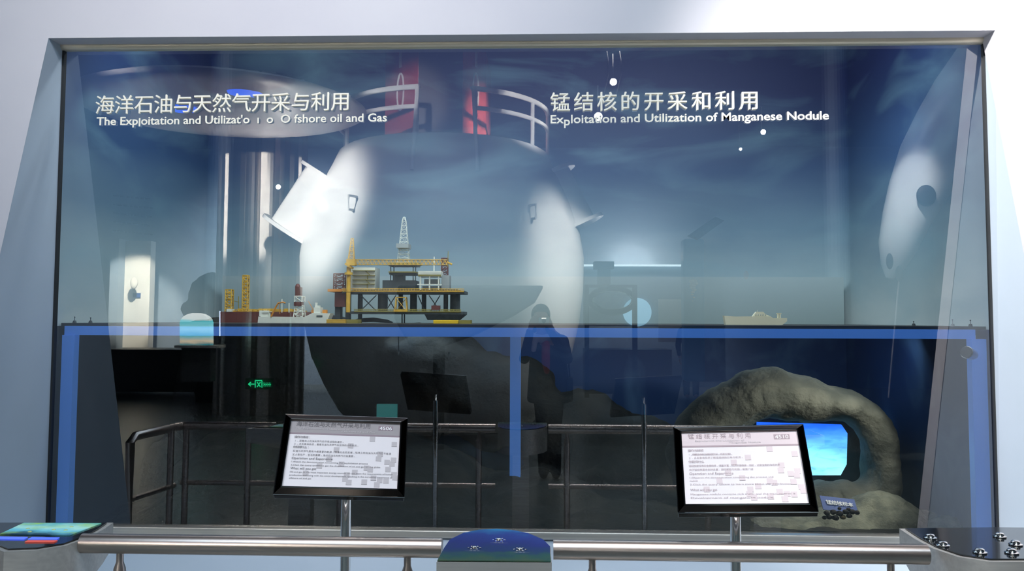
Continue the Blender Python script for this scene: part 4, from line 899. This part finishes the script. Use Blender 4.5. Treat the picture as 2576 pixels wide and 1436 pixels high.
for s, kn, ft in ((-1, (-.01, -4.44, .48), (.0, -4.46, .06)), (1, (.115, -4.44, .48), (.12, -4.46, .06))): limb(b, [((.05+s*.07, -4.47, .86), .095), (kn, .066), (ft, .055)])
blob('trousers', b, mat('black_trousers', (.015, .015, .018), .8), ph, .012, 3)
for x in (.0, .12):
    bb = B(); bb.ball((x, -4.40, .045), .05, 2, (.85, 2.0, .9)).ball((x, -4.46, .06), .05, 2)
    for v in bb.bm.verts: v.co.z = max(v.co.z, 0.0)
    bb.build('shoe', M['dark'], ph, smooth=True)
cp = thing('compact_camera', (hx, -4.275, 1.54), 'small silver camera held in front of the photographer face', 'camera')
B().box((-.052, -4.285, 1.502), (.052, -4.255, 1.562)).build('camera_body', M['silver'], cp, bevel=.006)
B().bar((0, -4.255, 1.528), (0, -4.232, 1.528), .021, 24).build('lens', M['dark'], cp, smooth=True)
B().box((-.022, -4.254, 1.549), (.022, -4.251, 1.558)).build('flash', mat('flash_white', (1, 1, 1), emit=(1, .95, .85), es=3), cp)
bg = thing('shoulder_bag', (.24, -4.47, .7), 'dark shoulder bag hanging at the photographer side', 'bag')
B().box((.225, -4.56, .74), (.285, -4.36, .98)).build('bag_body', M['dark'], bg, bevel=.02)
B().tube([(.255, -4.46, .97), (.245, -4.46, 1.15), (.21, -4.47, 1.36), (.12, -4.47, 1.42)], .009, 6).build('strap', M['dark'], bg)
# second visitor far behind
w2 = m(1739, 985, 17.6); w2.z = 0
p2 = thing('person', w2, 'person in dark clothes standing beside the light blue pillar', 'person')
b = B(); o2 = Vector((w2.x, w2.y, 0))
b.ball(o2+Vector((0, 0, 1.55)), .095, 3, (.85, 1, 1.2)); limb(b, [(o2+Vector((0, 0, 1.45)), .055), (o2+Vector((0, 0, 1.36)), .06)]); limb(b, [(o2+Vector((0, 0, 1.28)), .12), (o2+Vector((0, 0, .92)), .12)])
for s in (-1, 1):
    limb(b, [(o2+Vector((s*.09, 0, .9)), .085), (o2+Vector((s*.09, .05*s, .48)), .06), (o2+Vector((s*.09, -.02, .06)), .045)])
    limb(b, [(o2+Vector((s*.19, 0, 1.32)), .055), (o2+Vector((s*.25, 0, 1.05)), .045), (o2+Vector((s*.24, .08, .82)), .03)])
    hand(b, o2+Vector((s*.24, .08, .80)), (0, .1, -1), (0, 1, .1), (-s, 0, 0))
    b.ball(o2+Vector((s*.09, .05, .04)), .045, 2, (.9, 2, .8))
blob('body', b, M['skin'], p2, .010, 2)
b = B(); limb(b, [(o2+Vector((0, 0, 1.30)), .14), (o2+Vector((0, 0, 1.0)), .15), (o2+Vector((0, 0, .8)), .17)])
for s in (-1, 1): limb(b, [(o2+Vector((s*.08, 0, 1.36)), .08), (o2+Vector((s*.19, 0, 1.32)), .075), (o2+Vector((s*.255, 0, 1.05)), .062), (o2+Vector((s*.245, .08, .86)), .045)])
blob('jacket', b, mat('navy_jacket', (.012, .018, .035), .8), p2, .018, 3)
b = B()
for s in (-1, 1): limb(b, [(o2+Vector((s*.09, 0, .88)), .105), (o2+Vector((s*.09, .05*s, .48)), .08), (o2+Vector((s*.09, -.02, .08)), .065)])
blob('trousers', b, mat('dark_trousers', (.02, .022, .03), .8), p2, .018, 3)
b = B(); b.ball(o2+Vector((0, -.02, 1.60)), .105, 3, (.9, 1.02, 1.05)); blob('hair', b, M['hair'], p2, .015, 2)

# groups for repeats that keep a label each
G = {'model_buoy': 'tiny buoys on the ship deck', 'track_spotlight': 'spotlights of the hall ceiling', 'yellow_pontoon': 'yellow pontoons on the ship deck',
     'sign_stand': 'sign stands behind the barrier', 'barrier_rail': 'barrier rails before the window', 'glass_lettering': 'headings lettered on the glass', 'blue_ceiling_lamp': 'blue lamps under the ceiling disc'}
for o in bpy.data.objects:
    if o.parent is None and o.name.split('.')[0] in G: o['group'] = G[o.name.split('.')[0]]
